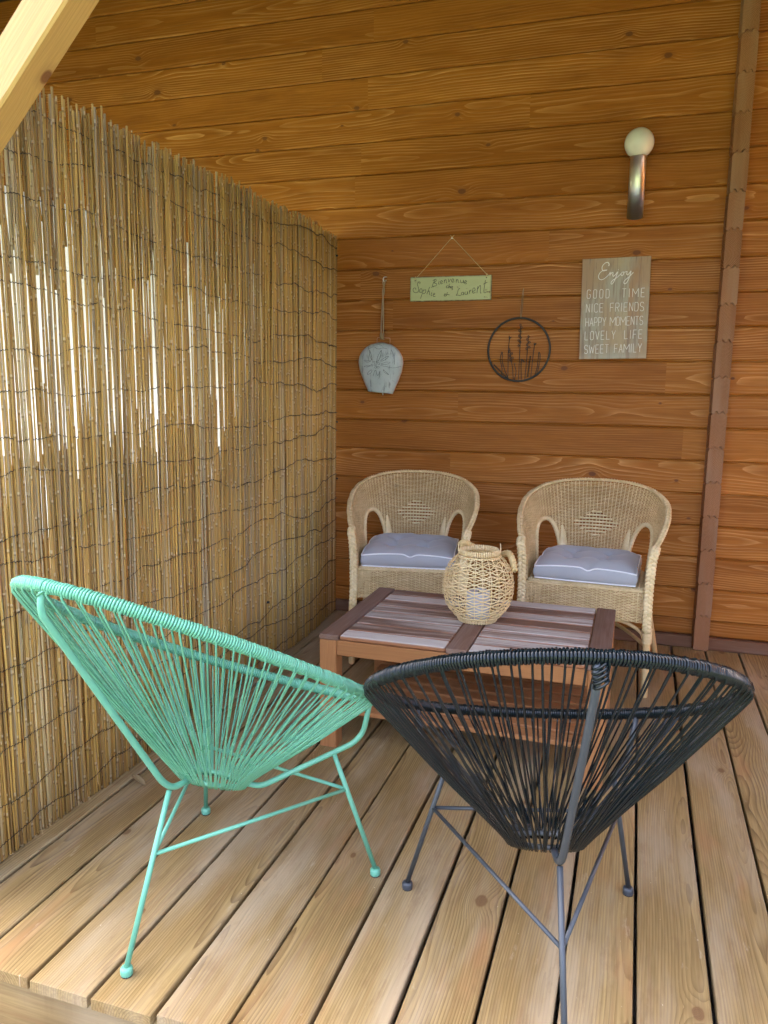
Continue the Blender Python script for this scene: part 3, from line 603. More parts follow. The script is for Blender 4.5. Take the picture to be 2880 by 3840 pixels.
for (X, Y) in ((412, 1560), (470, 1555), (500, 1590), (435, 1605), (380, 1615), (490, 1650), (445, 1650)):
    b.tube([bp(X + 18 * math.cos(t), Y + 18 * math.sin(t)) for t in np.linspace(0, 2 * PI, 11)], .0008, 4)
b.obj('engraving', MAT['ironblack'], bell)['kind'] = 'stuff'
b = MB(); b.tube(fillet([(-.022, 0, .244), (-.020, 0, .275), (.048, 0, .272), (.047, 0, .236)], .005), .0018, 6); b.obj('handle', MAT['copper'], bell)
b = MB()
for s in (-1, 1): b.tube(spline([(.006 + s * .003, -.004, .268), (.007 + s * .006, -.004, .30), (.008 + s * .002, -.002, .45), (.011 - s * .004, -.002, .50), (.012 + s * .005, .0, .545), (.011, .004, .556)], 30), .0035, 6)
q = np.linspace(0, 2 * PI * 5, 60); b.tube(np.stack([.006 + .0095 * np.cos(q), -.003 + .0095 * np.sin(q), .266 + q * .0009], 1), .0028, 5)
b.obj('cord', MAT['jute'], bell)
b = MB(); b.tube([(.012, 0, .03), (.013, 0, -.012)], .0028, 8); b.obj('clapper', MAT['white'], bell)
b = MB(); b.tube(fillet([(.006, .001, .012), (.004, -.02, .010), (.0, -.036, .004), (.0, -.041, -.008), (.004, -.034, -.016), (.012, -.026, -.008)], .008), .0024, 7)
o = b.obj('wall_hook', MAT['white'], None, (.034, 0, 1.742)); tag(o, 'small white screw hook holding the cow bell cord', 'hook')

# ------------------------------------------------------------------ wire wreath
wr = thing('wire_wreath', 'dark iron hoop with wire grasses and flowers hanging between the signs', 'wall decoration', (.716, -.012, 1.394))
q = np.linspace(0, 2 * PI, 97)[:-1]; b = MB(); b.tube(np.stack([.148 * np.cos(q), np.zeros(96), .149 * np.sin(q)], 1), .0052, 8, closed=True, ref=(0, 1, 0), flat=.75); b.obj('hoop', MAT['ironblack'], wr)
def wp(X, Y): return ((X - 805) / 1290 * .298, (1392 - Y) / 1310 * .298)
ST = [[(460, 1980), (470, 1800), (425, 1600), (440, 1480), (460, 1440), (468, 1520), (470, 1640), (540, 1850), (610, 1990)], [(600, 1985), (590, 1560), (590, 1350), (605, 1170)], [(590, 1110), (605, 1170), (620, 1130)], [(605, 1170), (645, 1120)], [(600, 1170), (598, 1100)],
      [(715, 2010), (690, 1780), (650, 1600), (615, 1360)], [(740, 2015), (765, 1850), (725, 1690), (745, 1690)], [(825, 2020), (825, 1600), (830, 1300), (825, 1000), (820, 900)], [(880, 2015), (870, 1800), (870, 1600), (890, 1595), (935, 1650), (915, 1640), (880, 1610)],
      [(955, 2010), (970, 1700), (985, 1400), (995, 1120)], [(1075, 1990), (1100, 1600), (1125, 1300)], [(1115, 1250), (1125, 1300), (1140, 1255)], [(1125, 1300), (1165, 1260)], [(1150, 1950), (1200, 1750), (1215, 1550), (1220, 1445), (1250, 1490), (1250, 1650), (1210, 1850), (1170, 1930)]]
def loops(cx, pts, r=15):
    out = []
    for (X, Y) in pts:
        out.append([(X + r * math.cos(t), Y + 1.3 * r * math.sin(t)) for t in np.linspace(0, 2 * PI, 10)])
    return out
for i, st in enumerate(ST):
    b = MB(); P = spline([wp(*p) + (0,) for p in st], 26)[:, :2] if len(st) > 2 else np.array([wp(*p) for p in st]); strokes(b, [P], .0017, 0, 1.0); b.obj('wire_stem', MAT['ironblack'], wr)
for grp in ([(822, 885), (850, 935), (805, 1000), (840, 1030), (802, 1105), (838, 1140), (795, 1200), (832, 1235), (800, 1305)], [(995, 1120), (972, 1180), (1020, 1240), (972, 1290), (1020, 1340), (968, 1370)], [(612, 1430), (665, 1470), (628, 1515), (680, 1560), (632, 1605), (660, 1620)]):
    b = MB()
    for lp in loops(0, grp, 17): strokes(b, [[wp(*p) for p in lp]], .0015, 0, 1.0)
    b.obj('wire_flower', MAT['ironblack'], wr)
for (a, c_) in (((295, 1710), (590, 1990)), ((1050, 1520), (1010, 1960))):
    A = np.array(wp(*a)); Bq = np.array(wp(*c_)); t = np.linspace(0, 1, 150); ax_ = (Bq - A) / np.linalg.norm(Bq - A); pr = np.array([-ax_[1], ax_[0]]); ph = t * 2 * PI * 26
    P = A + (Bq - A) * t[:, None] + pr * (.0032 * np.cos(ph))[:, None]; b = MB(); b.tube(np.stack([P[:, 0], .0032 * np.sin(ph), P[:, 1]], 1), .0011, 4, ref=(.3, 1, .2)); b.obj('wire_stem', MAT['ironblack'], wr)
b = MB()
for s in (-1, 1): b.tube(spline([(.004 + s * .002, -.002, .146), (.006 + s * .003, 0, .20), (.010 + s * .002, .004, .27), (.011, .008, .287)], 16), .0012, 5)
b.obj('string', MAT['jute'], wr)

# ------------------------------------------------------------------ coffee table
TX0, TX1, TY0, TY1, TH = .312, 1.248, -1.541, -.898, .400
tb = thing('coffee_table', 'low weathered wooden coffee table with slatted top and slatted lower shelf', 'table', ((TX0 + TX1) / 2, (TY0 + TY1) / 2, 0))
hx, hy = (TX1 - TX0) / 2, (TY1 - TY0) / 2
def tbox(name, mat, L, W, T, loc, rot=0.0, bev=.0025):
    b = MB(); b.box((-L / 2, -W / 2, -T / 2), (L / 2, W / 2, T / 2), bev); return b.obj(name, mat, tb, loc, (0, 0, rot), False)
ew = .068
for s in (-1, 1): tbox('end_board', MAT['tableframe'], 2 * hy, ew, .018, (s * (hx - ew / 2), 0, TH - .009), PI / 2)
tbox('centre_board', MAT['tableframe'], 2 * hy - .002, ew, .018, (0, 0, TH - .0095), PI / 2)
sl = (hx - ew * 1.5) - .006; cxs = (ew / 2 + hx - ew) / 2; ns = 8; pt = 2 * hy / ns
me_ = MB(); me_.box((-sl / 2, -.0356, -.008), (sl / 2, .0356, .008), .004); me_ = me_.mesh('slat', False)
for s in (-1, 1):
    for i in range(ns):
        link('slat', me_, tb, (s * cxs, -hy + pt * (i + .5), TH - .0092 + random.uniform(-.0008, .0008)), (0, 0, random.uniform(-.002, .002) + (PI if s > 0 else 0)), MAT['tabletop'])
for s in (-1, 1):
    tbox('apron', MAT['tablewood'], 2 * hx - .122, .020, .052, (0, s * (hy - .016), .355))
    tbox('apron', MAT['tablewood'], 2 * hy - .122, .020, .052, (s * (hx - .018), 0, .355), PI / 2)
    for s2 in (-1, 1):
        b = MB(); b.box((0, -.03, -.03), (.381, .03, .03), .003); b.obj('leg', MAT['tablewood'], tb, (s * (hx - .031), s2 * (hy - .031), 0), (0, -PI / 2, 0), False)
for s in (-1, 1): tbox('shelf_rail', MAT['tableframe'], 2 * hy - .13, .06, .018, (s * (hx - .095), 0, .112), PI / 2)
me2 = MB(); me2.box((-(hx - .064), -.029, -.008), (hx - .064, .029, .008), .003); me2 = me2.mesh('shelf_slat', False)
for i in range(8):
    link('shelf_slat', me2, tb, (0, -hy + .045 + i * (2 * hy - .09) / 7, .129), (0, 0, 0), MAT['tablewood'] if i == 0 else MAT['tabletop'])

# ------------------------------------------------------------------ woven lantern and candle
LX, LY = .781, -1.205
la = thing('woven_lantern', 'round open-weave bamboo lantern with rope handle standing on the coffee table', 'lantern', (LX, LY, TH), math.radians(12))
lz = [0, .014, .03, .06, .10, .14, .175, .205, .224, .236, .244]; lr = [.068, .071, .088, .110, .1215, .1225, .117, .102, .085, .073, .069]
def lrad(z): return np.interp(z, lz, lr)
zf = np.linspace(.012, .239, 22); b = MB(); NS = 26
for i in range(NS):
    t = 2 * PI * i / NS; r = np.interp(zf, lz, lr); P = np.stack([r * np.cos(t), r * np.sin(t), zf], 1)
    for o_ in ((0,) if i % 2 else (-.016, .016)):
        tt = t + o_ * 1.2; P = np.stack([r * np.cos(tt), r * np.sin(tt), zf], 1)
        b.tube(P, .0018 if o_ == 0 else .0013, 4, ref=(math.cos(t), math.sin(t), 0.0), flat=.5, rnd=RNG.random())
b.obj('stakes', MAT['lantern'], la, attrs=True)
b = MB(); rows = 12
for rw in range(rows):
    zc = .022 + rw * (.213 / (rows - 1)) * 1.0; ph0 = 0 if rw % 2 else PI
    for s in (-1, 1):
        t = np.linspace(0, 2 * PI, NS * 4 + 1)[:-1]; A = .0080 if 0 < rw < rows - 1 else .003
        z = zc + s * A * (.5 + .5 * np.cos(t * NS / 2 + ph0)) ** .8; r = lrad(z) + .0022 + .001 * s
        b.tube(np.stack([r * np.cos(t), r * np.sin(t), z], 1), .0023, 4, closed=True, ref=np.stack([np.cos(t), np.sin(t), 0 * t], 1), flat=.4, rnd=RNG.random())
b.obj('weave', MAT['lantern'], la, attrs=True)
def wrapring(name, R, z, r, n, parent, h=1.0):
    b = MB(); q = np.linspace(0, 2 * PI, n * 1 + 1)[:-1]
    for i, t in enumerate(q):                                  # binding: one flat loop after the other
        a = np.linspace(0, 2 * PI, 11)[:-1]; c_ = np.array([math.cos(t), math.sin(t), 0]); P = np.array([0, 0, z]) + c_ * R + (np.cos(a) * r)[:, None] * c_ + (np.sin(a) * r * h)[:, None] * np.array([0, 0, 1])
        w = 2 * PI * R / n * RNG.uniform(.44, .50); b.tube(P, w, 4, closed=True, ref=np.stack([np.cos(a)[:, None] * c_ + np.sin(a)[:, None] * np.array([0, 0, 1])])[0], flat=.28, rnd=RNG.random())
    b.obj(name, MAT['lantern'], parent, attrs=True)
wrapring('rim', .0660, .2490, .0046, 56, la, 2.2); wrapring('foot_ring', .0665, .011, .0045, 46, la, 2.2)
def rope(b, P, r, turns, nst=3, k=6):
    P = resample(P, .003); n = len(P); T = np.gradient(P, axis=0); T /= np.linalg.norm(T, axis=1)[:, None]
    u = np.array([.3, .2, 1.0]); U = []
    for i in range(n): u = u - T[i] * (u @ T[i]); u /= np.linalg.norm(u); U.append(u)
    U = np.array(U); W = np.cross(T, U); s = np.linspace(0, turns * 2 * PI, n)
    for j in range(nst):
        a = s + 2 * PI * j / nst; b.tube(P + (np.cos(a) * r * .55)[:, None] * U + (np.sin(a) * r * .55)[:, None] * W, r * .62, k, rnd=RNG.random())
b = MB(); rope(b, spline([(-.066, .020, .268), (-.050, .046, .268), (-.012, .088, .240), (.03, .112, .205), (.075, .100, .215), (.105, .060, .232), (.118, .028, .215), (.126, .002, .182)], 60), .0110, 9); b.obj('handle', MAT['rope'], la, attrs=True)
for (x, y, dx) in ((-.070, .004, -1), (.071, .004, 1)):
    b = MB(); b.tube(spline([(x, y - .006, .232), (x + dx * .003, y - .004, .262), (x + dx * .002, y + .012, .276), (x + dx * .004, y + .022, .266), (x + dx * .004, y + .010, .252), (x, y, .237)], 24), .0016, 5, rnd=RNG.random()); b.obj('handle_loop', MAT['lantern'], la, attrs=True)
b = MB(); b.lathe([(.002, .004), (.066, .004), (.066, .009), (.002, .009)], 24); b.obj('base_disc', MAT['lantern'], la)
cd = thing('candle', 'pale grey pillar candle inside the woven lantern', 'candle', (LX + .002, LY - .004, TH + .0095))
b = MB(); b.lathe([(.041, 0), (.0425, .002), (.0425, .094), (.040, .098), (.034, .0985), (.030, .094), (.004, .092)], 28); b.obj('wax', MAT['candle'], cd)
b = MB(); b.tube([(0, 0, .090), (.001, 0, .104)], .0012, 5); b.obj('wick', MAT['ironblack'], cd)

# ------------------------------------------------------------------ wicker armchairs (front = -y)
def wicker(name, label, loc, rz, clabel):
    t = thing(name, label, 'armchair', loc, rz, 'wicker armchairs'); return t
S_ = np.linspace(-1, 1, 161)
RIM = spline([(-.258, -.262, .598), (-.284, -.17, .640), (-.302, -.04, .690), (-.290, .09, .737), (-.225, .19, .775), (-.125, .238, .795), (0, .250, .800),
              (.125, .238, .795), (.225, .19, .775), (.290, .09, .737), (.302, -.04, .690), (.284, -.17, .640), (.258, -.262, .598)], 160)
BOT = spline([(-.232, -.255, .405), (-.238, -.17, .405), (-.238, -.06, .405), (-.225, .06, .405), (-.185, .135, .405), (-.10, .165, .405), (0, .172, .405),
              (.10, .165, .405), (.185, .135, .405), (.225, .06, .405), (.238, -.06, .405), (.238, -.17, .405), (.232, -.255, .405)], 160)
def par(P):
    d = np.linalg.norm(np.diff(P, axis=0), axis=1); L = np.concatenate([[0], np.cumsum(d)]); return L / L[-1] * 2 - 1
sR, sB = par(RIM), par(BOT)
def surf(s, t):
    s = np.asarray(s, float); t = np.asarray(t, float)
    A = np.stack([np.interp(s, sB, BOT[:, i]) for i in range(3)], -1); B_ = np.stack([np.interp(s, sR, RIM[:, i]) for i in range(3)], -1)
    P = A + (B_ - A) * t[..., None]; bul = np.sin(t * PI) * -.012
    c_ = np.stack([P[..., 0], P[..., 1] + .05, 0 * P[..., 0]], -1); c_ /= np.linalg.norm(c_, axis=-1)[..., None] + 1e-9
    return P + c_ * bul[..., None], c_
HC, HW_ = .385, .140                                              # arm opening: centre and half width along s
def hole_t(s):                                                    # height of the opening at s
    q = (np.abs(s) - HC) / HW_; return np.where(np.abs(q) < 1, .60 * np.sqrt(np.maximum(0, 1 - np.abs(q) ** 2.6)) + .02, 0)
def weave_panel(b, fn, s0, s1, t0, t1, nst, nrow, amp=.0026, r=.0019, hole=None, skip=None):
    """wefts running along s, going in and out of nst stakes"""
    ns_ = nst * 4; s = np.linspace(s0, s1, ns_ + 1)
    for i in range(nrow):
        t = t0 + (t1 - t0) * (i + .5) / nrow; w = np.cos((np.arange(ns_ + 1) / 4 + i) * PI) * amp
        P, N = fn(s, np.full_like(s, t)); P = P + N * w[:, None]
        keep = np.ones(len(s), bool) if hole is None else t > hole(s)
        if skip is not None: keep &= ~skip(s, t)
        j = 0; rn = RNG.random()
        while j < len(s):
            if not keep[j]: j += 1; continue
            e = j
            while e < len(s) and keep[e]: e += 1
            if e - j > 3: b.tube(P[j:e], r, 4, ref=N[j:e], rnd=rn, caps=False)
            j = e
def stakes(b, fn, s0, s1, nst, t0, t1, r=.0022, hole=None):
    for j in range(nst + 1):
        s = s0 + (s1 - s0) * j / nst; lo = t0
        if hole is not None: lo = max(lo, float(hole(np.array([s]))[0]))
        t = np.linspace(lo, t1, 9); P, N = fn(np.full(9, s), t); b.tube(P, r, 4, ref=N, rnd=RNG.random(), caps=False)
def braid(b, P, w, r, pitch, up, nst=3):
    P = resample(P, .006); n = len(P); T = np.gradient(P, axis=0); T /= np.linalg.norm(T, axis=1)[:, None]
    U = np.broadcast_to(np.asarray(up, float), (n, 3)).copy(); U -= T * (U * T).sum(1)[:, None]; U /= np.linalg.norm(U, axis=1)[:, None]; W = np.cross(T, U)
    L = np.arange(n) * .006; 
    for j in range(nst):
        a = L / pitch * 2 * PI + 2 * PI * j / nst; b.tube(P + (np.sin(a) * w)[:, None] * W + (np.sin(2 * a) * w * .45)[:, None] * U, r, 6, ref=U, flat=.75, rnd=RNG.random())
WM = {}
def build_wicker_meshes():
    b = MB(); NST = 86
    dia = lambda s, t: (np.abs(s) / .155 + np.abs(t - .52) / .15) < 1.0      # diamond of wide strips
    weave_panel(b, surf, -.995, .995, .02, .985, NST, 62, hole=hole_t, skip=dia); stakes(b, surf, -.995, .995, NST, .0, .99, hole=hole_t)
    WM['back_weave'] = (b.mesh('back_weave', True, True), 'cane')
    b = MB(); s = np.linspace(-.16, .16, 29)
    for i, t in enumerate(np.linspace(.39, .65, 8)):
        half = .155 * max(0.05, 1 - abs(t - .52) / .15) + .012; ss = np.linspace(-half, half, 25); P, N = surf(ss, np.full_like(ss, t)); w = np.sin(ss / .0233 * PI + i * PI) * .0025
        b.tube(P + N * (w + .0)[:, None] - N * .001, .0058, 4, ref=N, flat=.3, rnd=RNG.random())
    WM['diamond_strips'] = (b.mesh('diamond_strips', True, True), 'caneflat')
    for sg_, u_ in ((-1, ''), (1, '_')):                           # bound edge of the arm openings, wide bound uprights beside them
        b = MB(); q = np.linspace(-.99, .99, 31); s = sg_ * (HC + HW_ * q); tt = .60 * np.sqrt(np.maximum(0, 1 - np.abs(q) ** 2.6)) + .02; P, N = surf(s, tt)
        P = np.vstack([P[0] - [0, 0, .02], P, P[-1] - [0, 0, .02]]); P2 = resample(P, .004); b.tube(P2, .0098 + .0009 * np.sin(np.arange(len(P2)) * 1.7), 8, rnd=RNG.random())
        WM['opening_binding' + u_] = (b.mesh('opening_binding', True, True), 'caneflat')
        b = MB(); t = np.linspace(0.0, .50, 60); e = HC - HW_ - .022 + .085 * np.clip(t - .2, 0, 1) ** 1.5; P, N = surf(sg_ * e, t); P = P - N * .003
        b.tube(P, np.interp(t, [0, .25, .38, .46, .5], [.019, .020, .014, .008, .005]) + .0008 * np.sin(np.arange(60) * 2.2), 8, ref=N, flat=.32, rnd=RNG.random()); WM['back_upright' + u_] = (b.mesh('back_upright', True, True), 'caneflat')
    b = MB(); path = RIM + np.array([0, 0, .004]); braid(b, path, .0085, .0062, .034, (0, 0, 1)); 
    WM['rim_braid'] = (b.mesh('rim_braid', True, True), 'cane')
    for sg_, nm in ((-1, 'front_braid'), (1, 'front_braid_')):
        b = MB(); braid(b, spline([(sg_ * .262, -.252, .606), (sg_ * .259, -.286, .592), (sg_ * .252, -.292, .555), (sg_ * .247, -.290, .45), (sg_ * .247, -.289, .34), (sg_ * .249, -.289, .272)], 60), .0115, .0090, .050, (0, -1, 0))
        WM[nm] = (b.mesh('front_braid', True, True), 'caneflat')
    # apron below the seat: front and sides
    AP = spline([(-.232, .15, 0), (-.240, 0, 0), (-.242, -.15, 0), (-.236, -.262, 0), (-.215, -.276, 0), (-.10, -.279, 0), (0, -.280, 0), (.10, -.279, 0), (.215, -.276, 0), (.236, -.262, 0), (.242, -.15, 0), (.240, 0, 0), (.232, .15, 0)], 120); sA = par(AP)
    def ap(s, t):
        P = np.stack([np.interp(s, sA, AP[:, i]) for i in range(3)], -1); P[:, 2] = .302 + .128 * t + np.where(np.abs(s) < .36, .012 * np.cos(s / .36 * PI / 2), 0) * (1 - t)
        c_ = np.stack([P[:, 0] * .6, P[:, 1] + .12, 0 * s], -1); c_ = np.where(np.abs(s)[:, None] < .30, np.array([0, -1.0, 0]), c_); return P, c_ / np.linalg.norm(c_, axis=1)[:, None]
    b = MB(); weave_panel(b, ap, -1, 1, 0, 1, 76, 22, amp=.0027, r=.0023); stakes(b, ap, -1, 1, 76, 0, 1, r=.0022)
    P, N = ap(np.linspace(-1, 1, 200), np.full(200, 1.02)); braid(b, P, .004, .0035, .018, (0, 0, 1)); WM['apron_weave'] = (b.mesh('apron_weave', True, True), 'cane')
    # seat top
    def seat(s, t):
        P = np.stack([s * (.228 - .02 * (t > .8)), -.272 + t * .43, np.full_like(s, .432)], -1); return P, np.broadcast_to(np.array([0, 0, 1.0]), P.shape)
    b = MB(); weave_panel(b, seat, -1, 1, 0, 1, 44, 74, r=.0030); stakes(b, seat, -1, 1, 44, 0, 1); WM['seat_weave'] = (b.mesh('seat_weave', True, True), 'cane')
    for sg_, nm in ((-1, 'front_leg'), (1, 'front_leg_')):
        b = MB(); P = np.array([(sg_ * .256, -.272, 0), (sg_ * .2555, -.272, .004), (sg_ * .252, -.272, .2), (sg_ * .246, -.272, .42), (sg_ * .252, -.268, .585)]); b.tube(P, [.0135, .0145, .0148, .0142, .012], 12); WM[nm] = (b.mesh('front_leg', True, True), 'pole')
    for sg_, nm in ((-1, 'rear_leg'), (1, 'rear_leg_')):
        b = MB(); P = np.array([(sg_ * .292, .298, 0), (sg_ * .291, .296, .005), (sg_ * .262, .235, .16), (sg_ * .222, .13, .40)]); b.tube(P, [.0105, .0130, .0140, .0135], 12); WM[nm] = (b.mesh('rear_leg', True, True), 'pole')
    for sg_, nm in ((-1, 'leg_binding'), (1, 'leg_binding_')):
        b = MB(); q = np.linspace(0, 2 * PI * 13, 150); b.tube(np.stack([sg_ * .252 + .0168 * np.cos(q), -.272 + .0168 * np.sin(q), .222 + q / (2 * PI) * .0047], 1), .0026, 5, rnd=RNG.random()); WM[nm] = (b.mesh('leg_binding', True, True), 'caneflat')
    for sg_, nm in ((-1, 'corner_brace'), (1, 'corner_brace_')):
        b = MB(); b.tube(spline([(sg_ * .243, -.262, .225), (sg_ * .225, -.255, .262), (sg_ * .17, -.25, .292), (sg_ * .12, -.25, .300)], 18), .0075, 8, rnd=RNG.random()); WM[nm] = (b.mesh('corner_brace', True, True), 'pole')
    b = MB(); b.tube(spline([(-.25, -.24, .20), (-.1, 0, .215), (.1, 0, .215), (.25, -.24, .20)], 20), .008, 8); WM['stretcher'] = (b.mesh('stretcher', True, True), 'pole')
build_wicker_meshes()
def place_wicker(label, loc, rz):
    t = thing('wicker_armchair', label, 'armchair', loc, rz, 'wicker armchairs')
    for nm, (me, mt) in WM.items(): link(nm.rstrip('_'), me, t, mat=MAT[mt])
    return t
def cushion(label, loc, rz, seed, tilt=0.0):
    rg = np.random.default_rng(seed); t = thing('seat_cushion', label, 'cushion', loc, rz, 'grey seat cushions'); t.rotation_euler = (tilt, 0, rz)
    W, D, H = .200, .190, .064; n = 41; g_ = np.linspace(-1, 1, n); tuft = [(-.36, .38), (.38, .40), (-.33, -.30), (.36, -.28)]
    wr_ = rg.normal(0, 1, (6, 4))
    def shape(u, v, top):
        e = 1 - .035 * (1 - abs(u) ** 4) * (1 if abs(v) > .9 else 0); x = W * u * (1 - .030 * v * v * (1 - abs(u))); y = D * v * (1 - .035 * (1 - u * u) * abs(v) ** 6)
        ed = max(abs(u), abs(v)); puff = (1 - abs(u) ** 5) * (1 - abs(v) ** 5) * .032
        for (a, b_) in tuft:
            d2 = (u - a) ** 2 + (v - b_) ** 2; puff -= .034 * math.exp(-d2 / .012) + .030 * math.exp(-d2 / .075)
        for (a, b_, c2, d2_) in ((-.36, .38, -.33, -.30), (.38, .40, .36, -.28), (-.33, -.30, .36, -.28), (-.36, .38, .38, .40), (-.33, -.30, -.55, -1.0), (.36, -.28, .52, -1.0), (-.33, -.30, .06, -1.0), (.36, -.28, .06, -1.0), (-.36, .38, -1, .55), (.38, .40, 1, .5), (-.33, -.3, -1, -.35), (.36, -.28, 1, -.3)):
            L2 = (c2 - a) ** 2 + (d2_ - b_) ** 2; q_ = min(1, max(0, ((u - a) * (c2 - a) + (v - b_) * (d2_ - b_)) / L2)); dd = (u - a - q_ * (c2 - a)) ** 2 + (v - b_ - q_ * (d2_ - b_)) ** 2
            puff -= .0075 * (1 - q_ * (abs(c2) > .9 or abs(d2_) > .9)) * math.exp(-dd / .0035)
        puff -= .012 * math.exp(-((u - .06) ** 2) / .010) * math.exp(-((abs(v) - 1) ** 2) / .10) + .007 * math.exp(-(v ** 2) / .02) * math.exp(-((abs(u) - 1) ** 2) / .12)
        puff += .0018 * sum(math.sin(w[0] * 3 * u + w[1] * 3 * v + w[2] * 3) for w in wr_) * (1 - ed ** 6) * .5
        cor = .010 * (abs(u) * abs(v)) ** 3
        return (x, y, H + puff - cor) if top else (x * .985, y * .985, .004 + .3 * cor)
    V = [shape(u, v, True) for v in g_ for u in g_] + [shape(u, v, False) for v in g_ for u in g_]; F = []; N2 = n * n
    for i in range(n - 1):
        for j in range(n - 1):
            a = i * n + j; F.append((a, a + 1, a + n + 1, a + n)); F.append((N2 + a, N2 + a + n, N2 + a + n + 1, N2 + a + 1))
    loop = [j for j in range(n)] + [i * n + n - 1 for i in range(1, n)] + [(n - 1) * n + j for j in range(n - 2, -1, -1)] + [i * n for i in range(n - 2, 0, -1)]
    m_ = len(loop); V = np.array(V); rings = [loop]; base = 2 * N2; ex = []
    for r_ in (.25, .5, .75):
        P = V[loop] * (1 - r_) + V[[N2 + q for q in loop]] * r_; nn = P * np.array([1, 1, 0]); nn /= np.linalg.norm(nn, axis=1)[:, None]; P = P + nn * (.010 * math.sin(r_ * PI) + .0016 * np.sin(np.arange(m_) * .35 + rg.random() * 6))[:, None]
        rings.append(list(range(base, base + m_))); base += m_; ex.append(P)
    rings.append([N2 + q for q in loop]); V = np.vstack([V] + ex)
    for a, c_ in zip(rings[:-1], rings[1:]):
        for j in range(m_): j2 = (j + 1) % m_; F.append((a[j], c_[j], c_[j2], a[j2]))
    b = MB(); b.add(V, F); b.obj('cover', MAT['fabric'], t)
    for idx, nm in ((loop, 'piping'), ([N2 + q for q in loop], 'piping')):
        P = V[idx]; nn = P * np.array([1, 1, 0]); nn /= np.linalg.norm(nn, axis=1)[:, None]; b = MB(); b.tube(P + nn * .0015, .0030, 6, closed=True, ref=(0, 0, 1)); b.obj('piping', MAT['piping'], t)
    return t
RZL, RZR = math.radians(11.7), math.radians(-1.5)
def loc_of(front, rz):                                            # chair origin from the midpoint of its front legs
    return (front[0] - .272 * math.sin(rz), front[1] + .272 * math.cos(rz), 0)
ll, lr_ = loc_of((.380, -.708), RZL), loc_of((1.118, -.712), RZR)
place_wicker('wicker armchair with arched back nearest the reed screen, behind the lantern', ll, RZL).scale = (.955, 1, 1)
place_wicker('wicker armchair with arched back nearest the log ends, on the right', lr_, RZR)
def cl(l, rz, dy): return (l[0] - dy * math.sin(rz), l[1] + dy * math.cos(rz), .438)
cushion('grey tufted cushion with white piping on the wicker armchair beside the reed screen', cl(ll, RZL, -.062), RZL + math.radians(-2), 3, math.radians(1.5))
cushion('grey tufted cushion with white piping on the right-hand wicker armchair', cl(lr_, RZR, -.062), RZR + math.radians(-1), 8, math.radians(0))

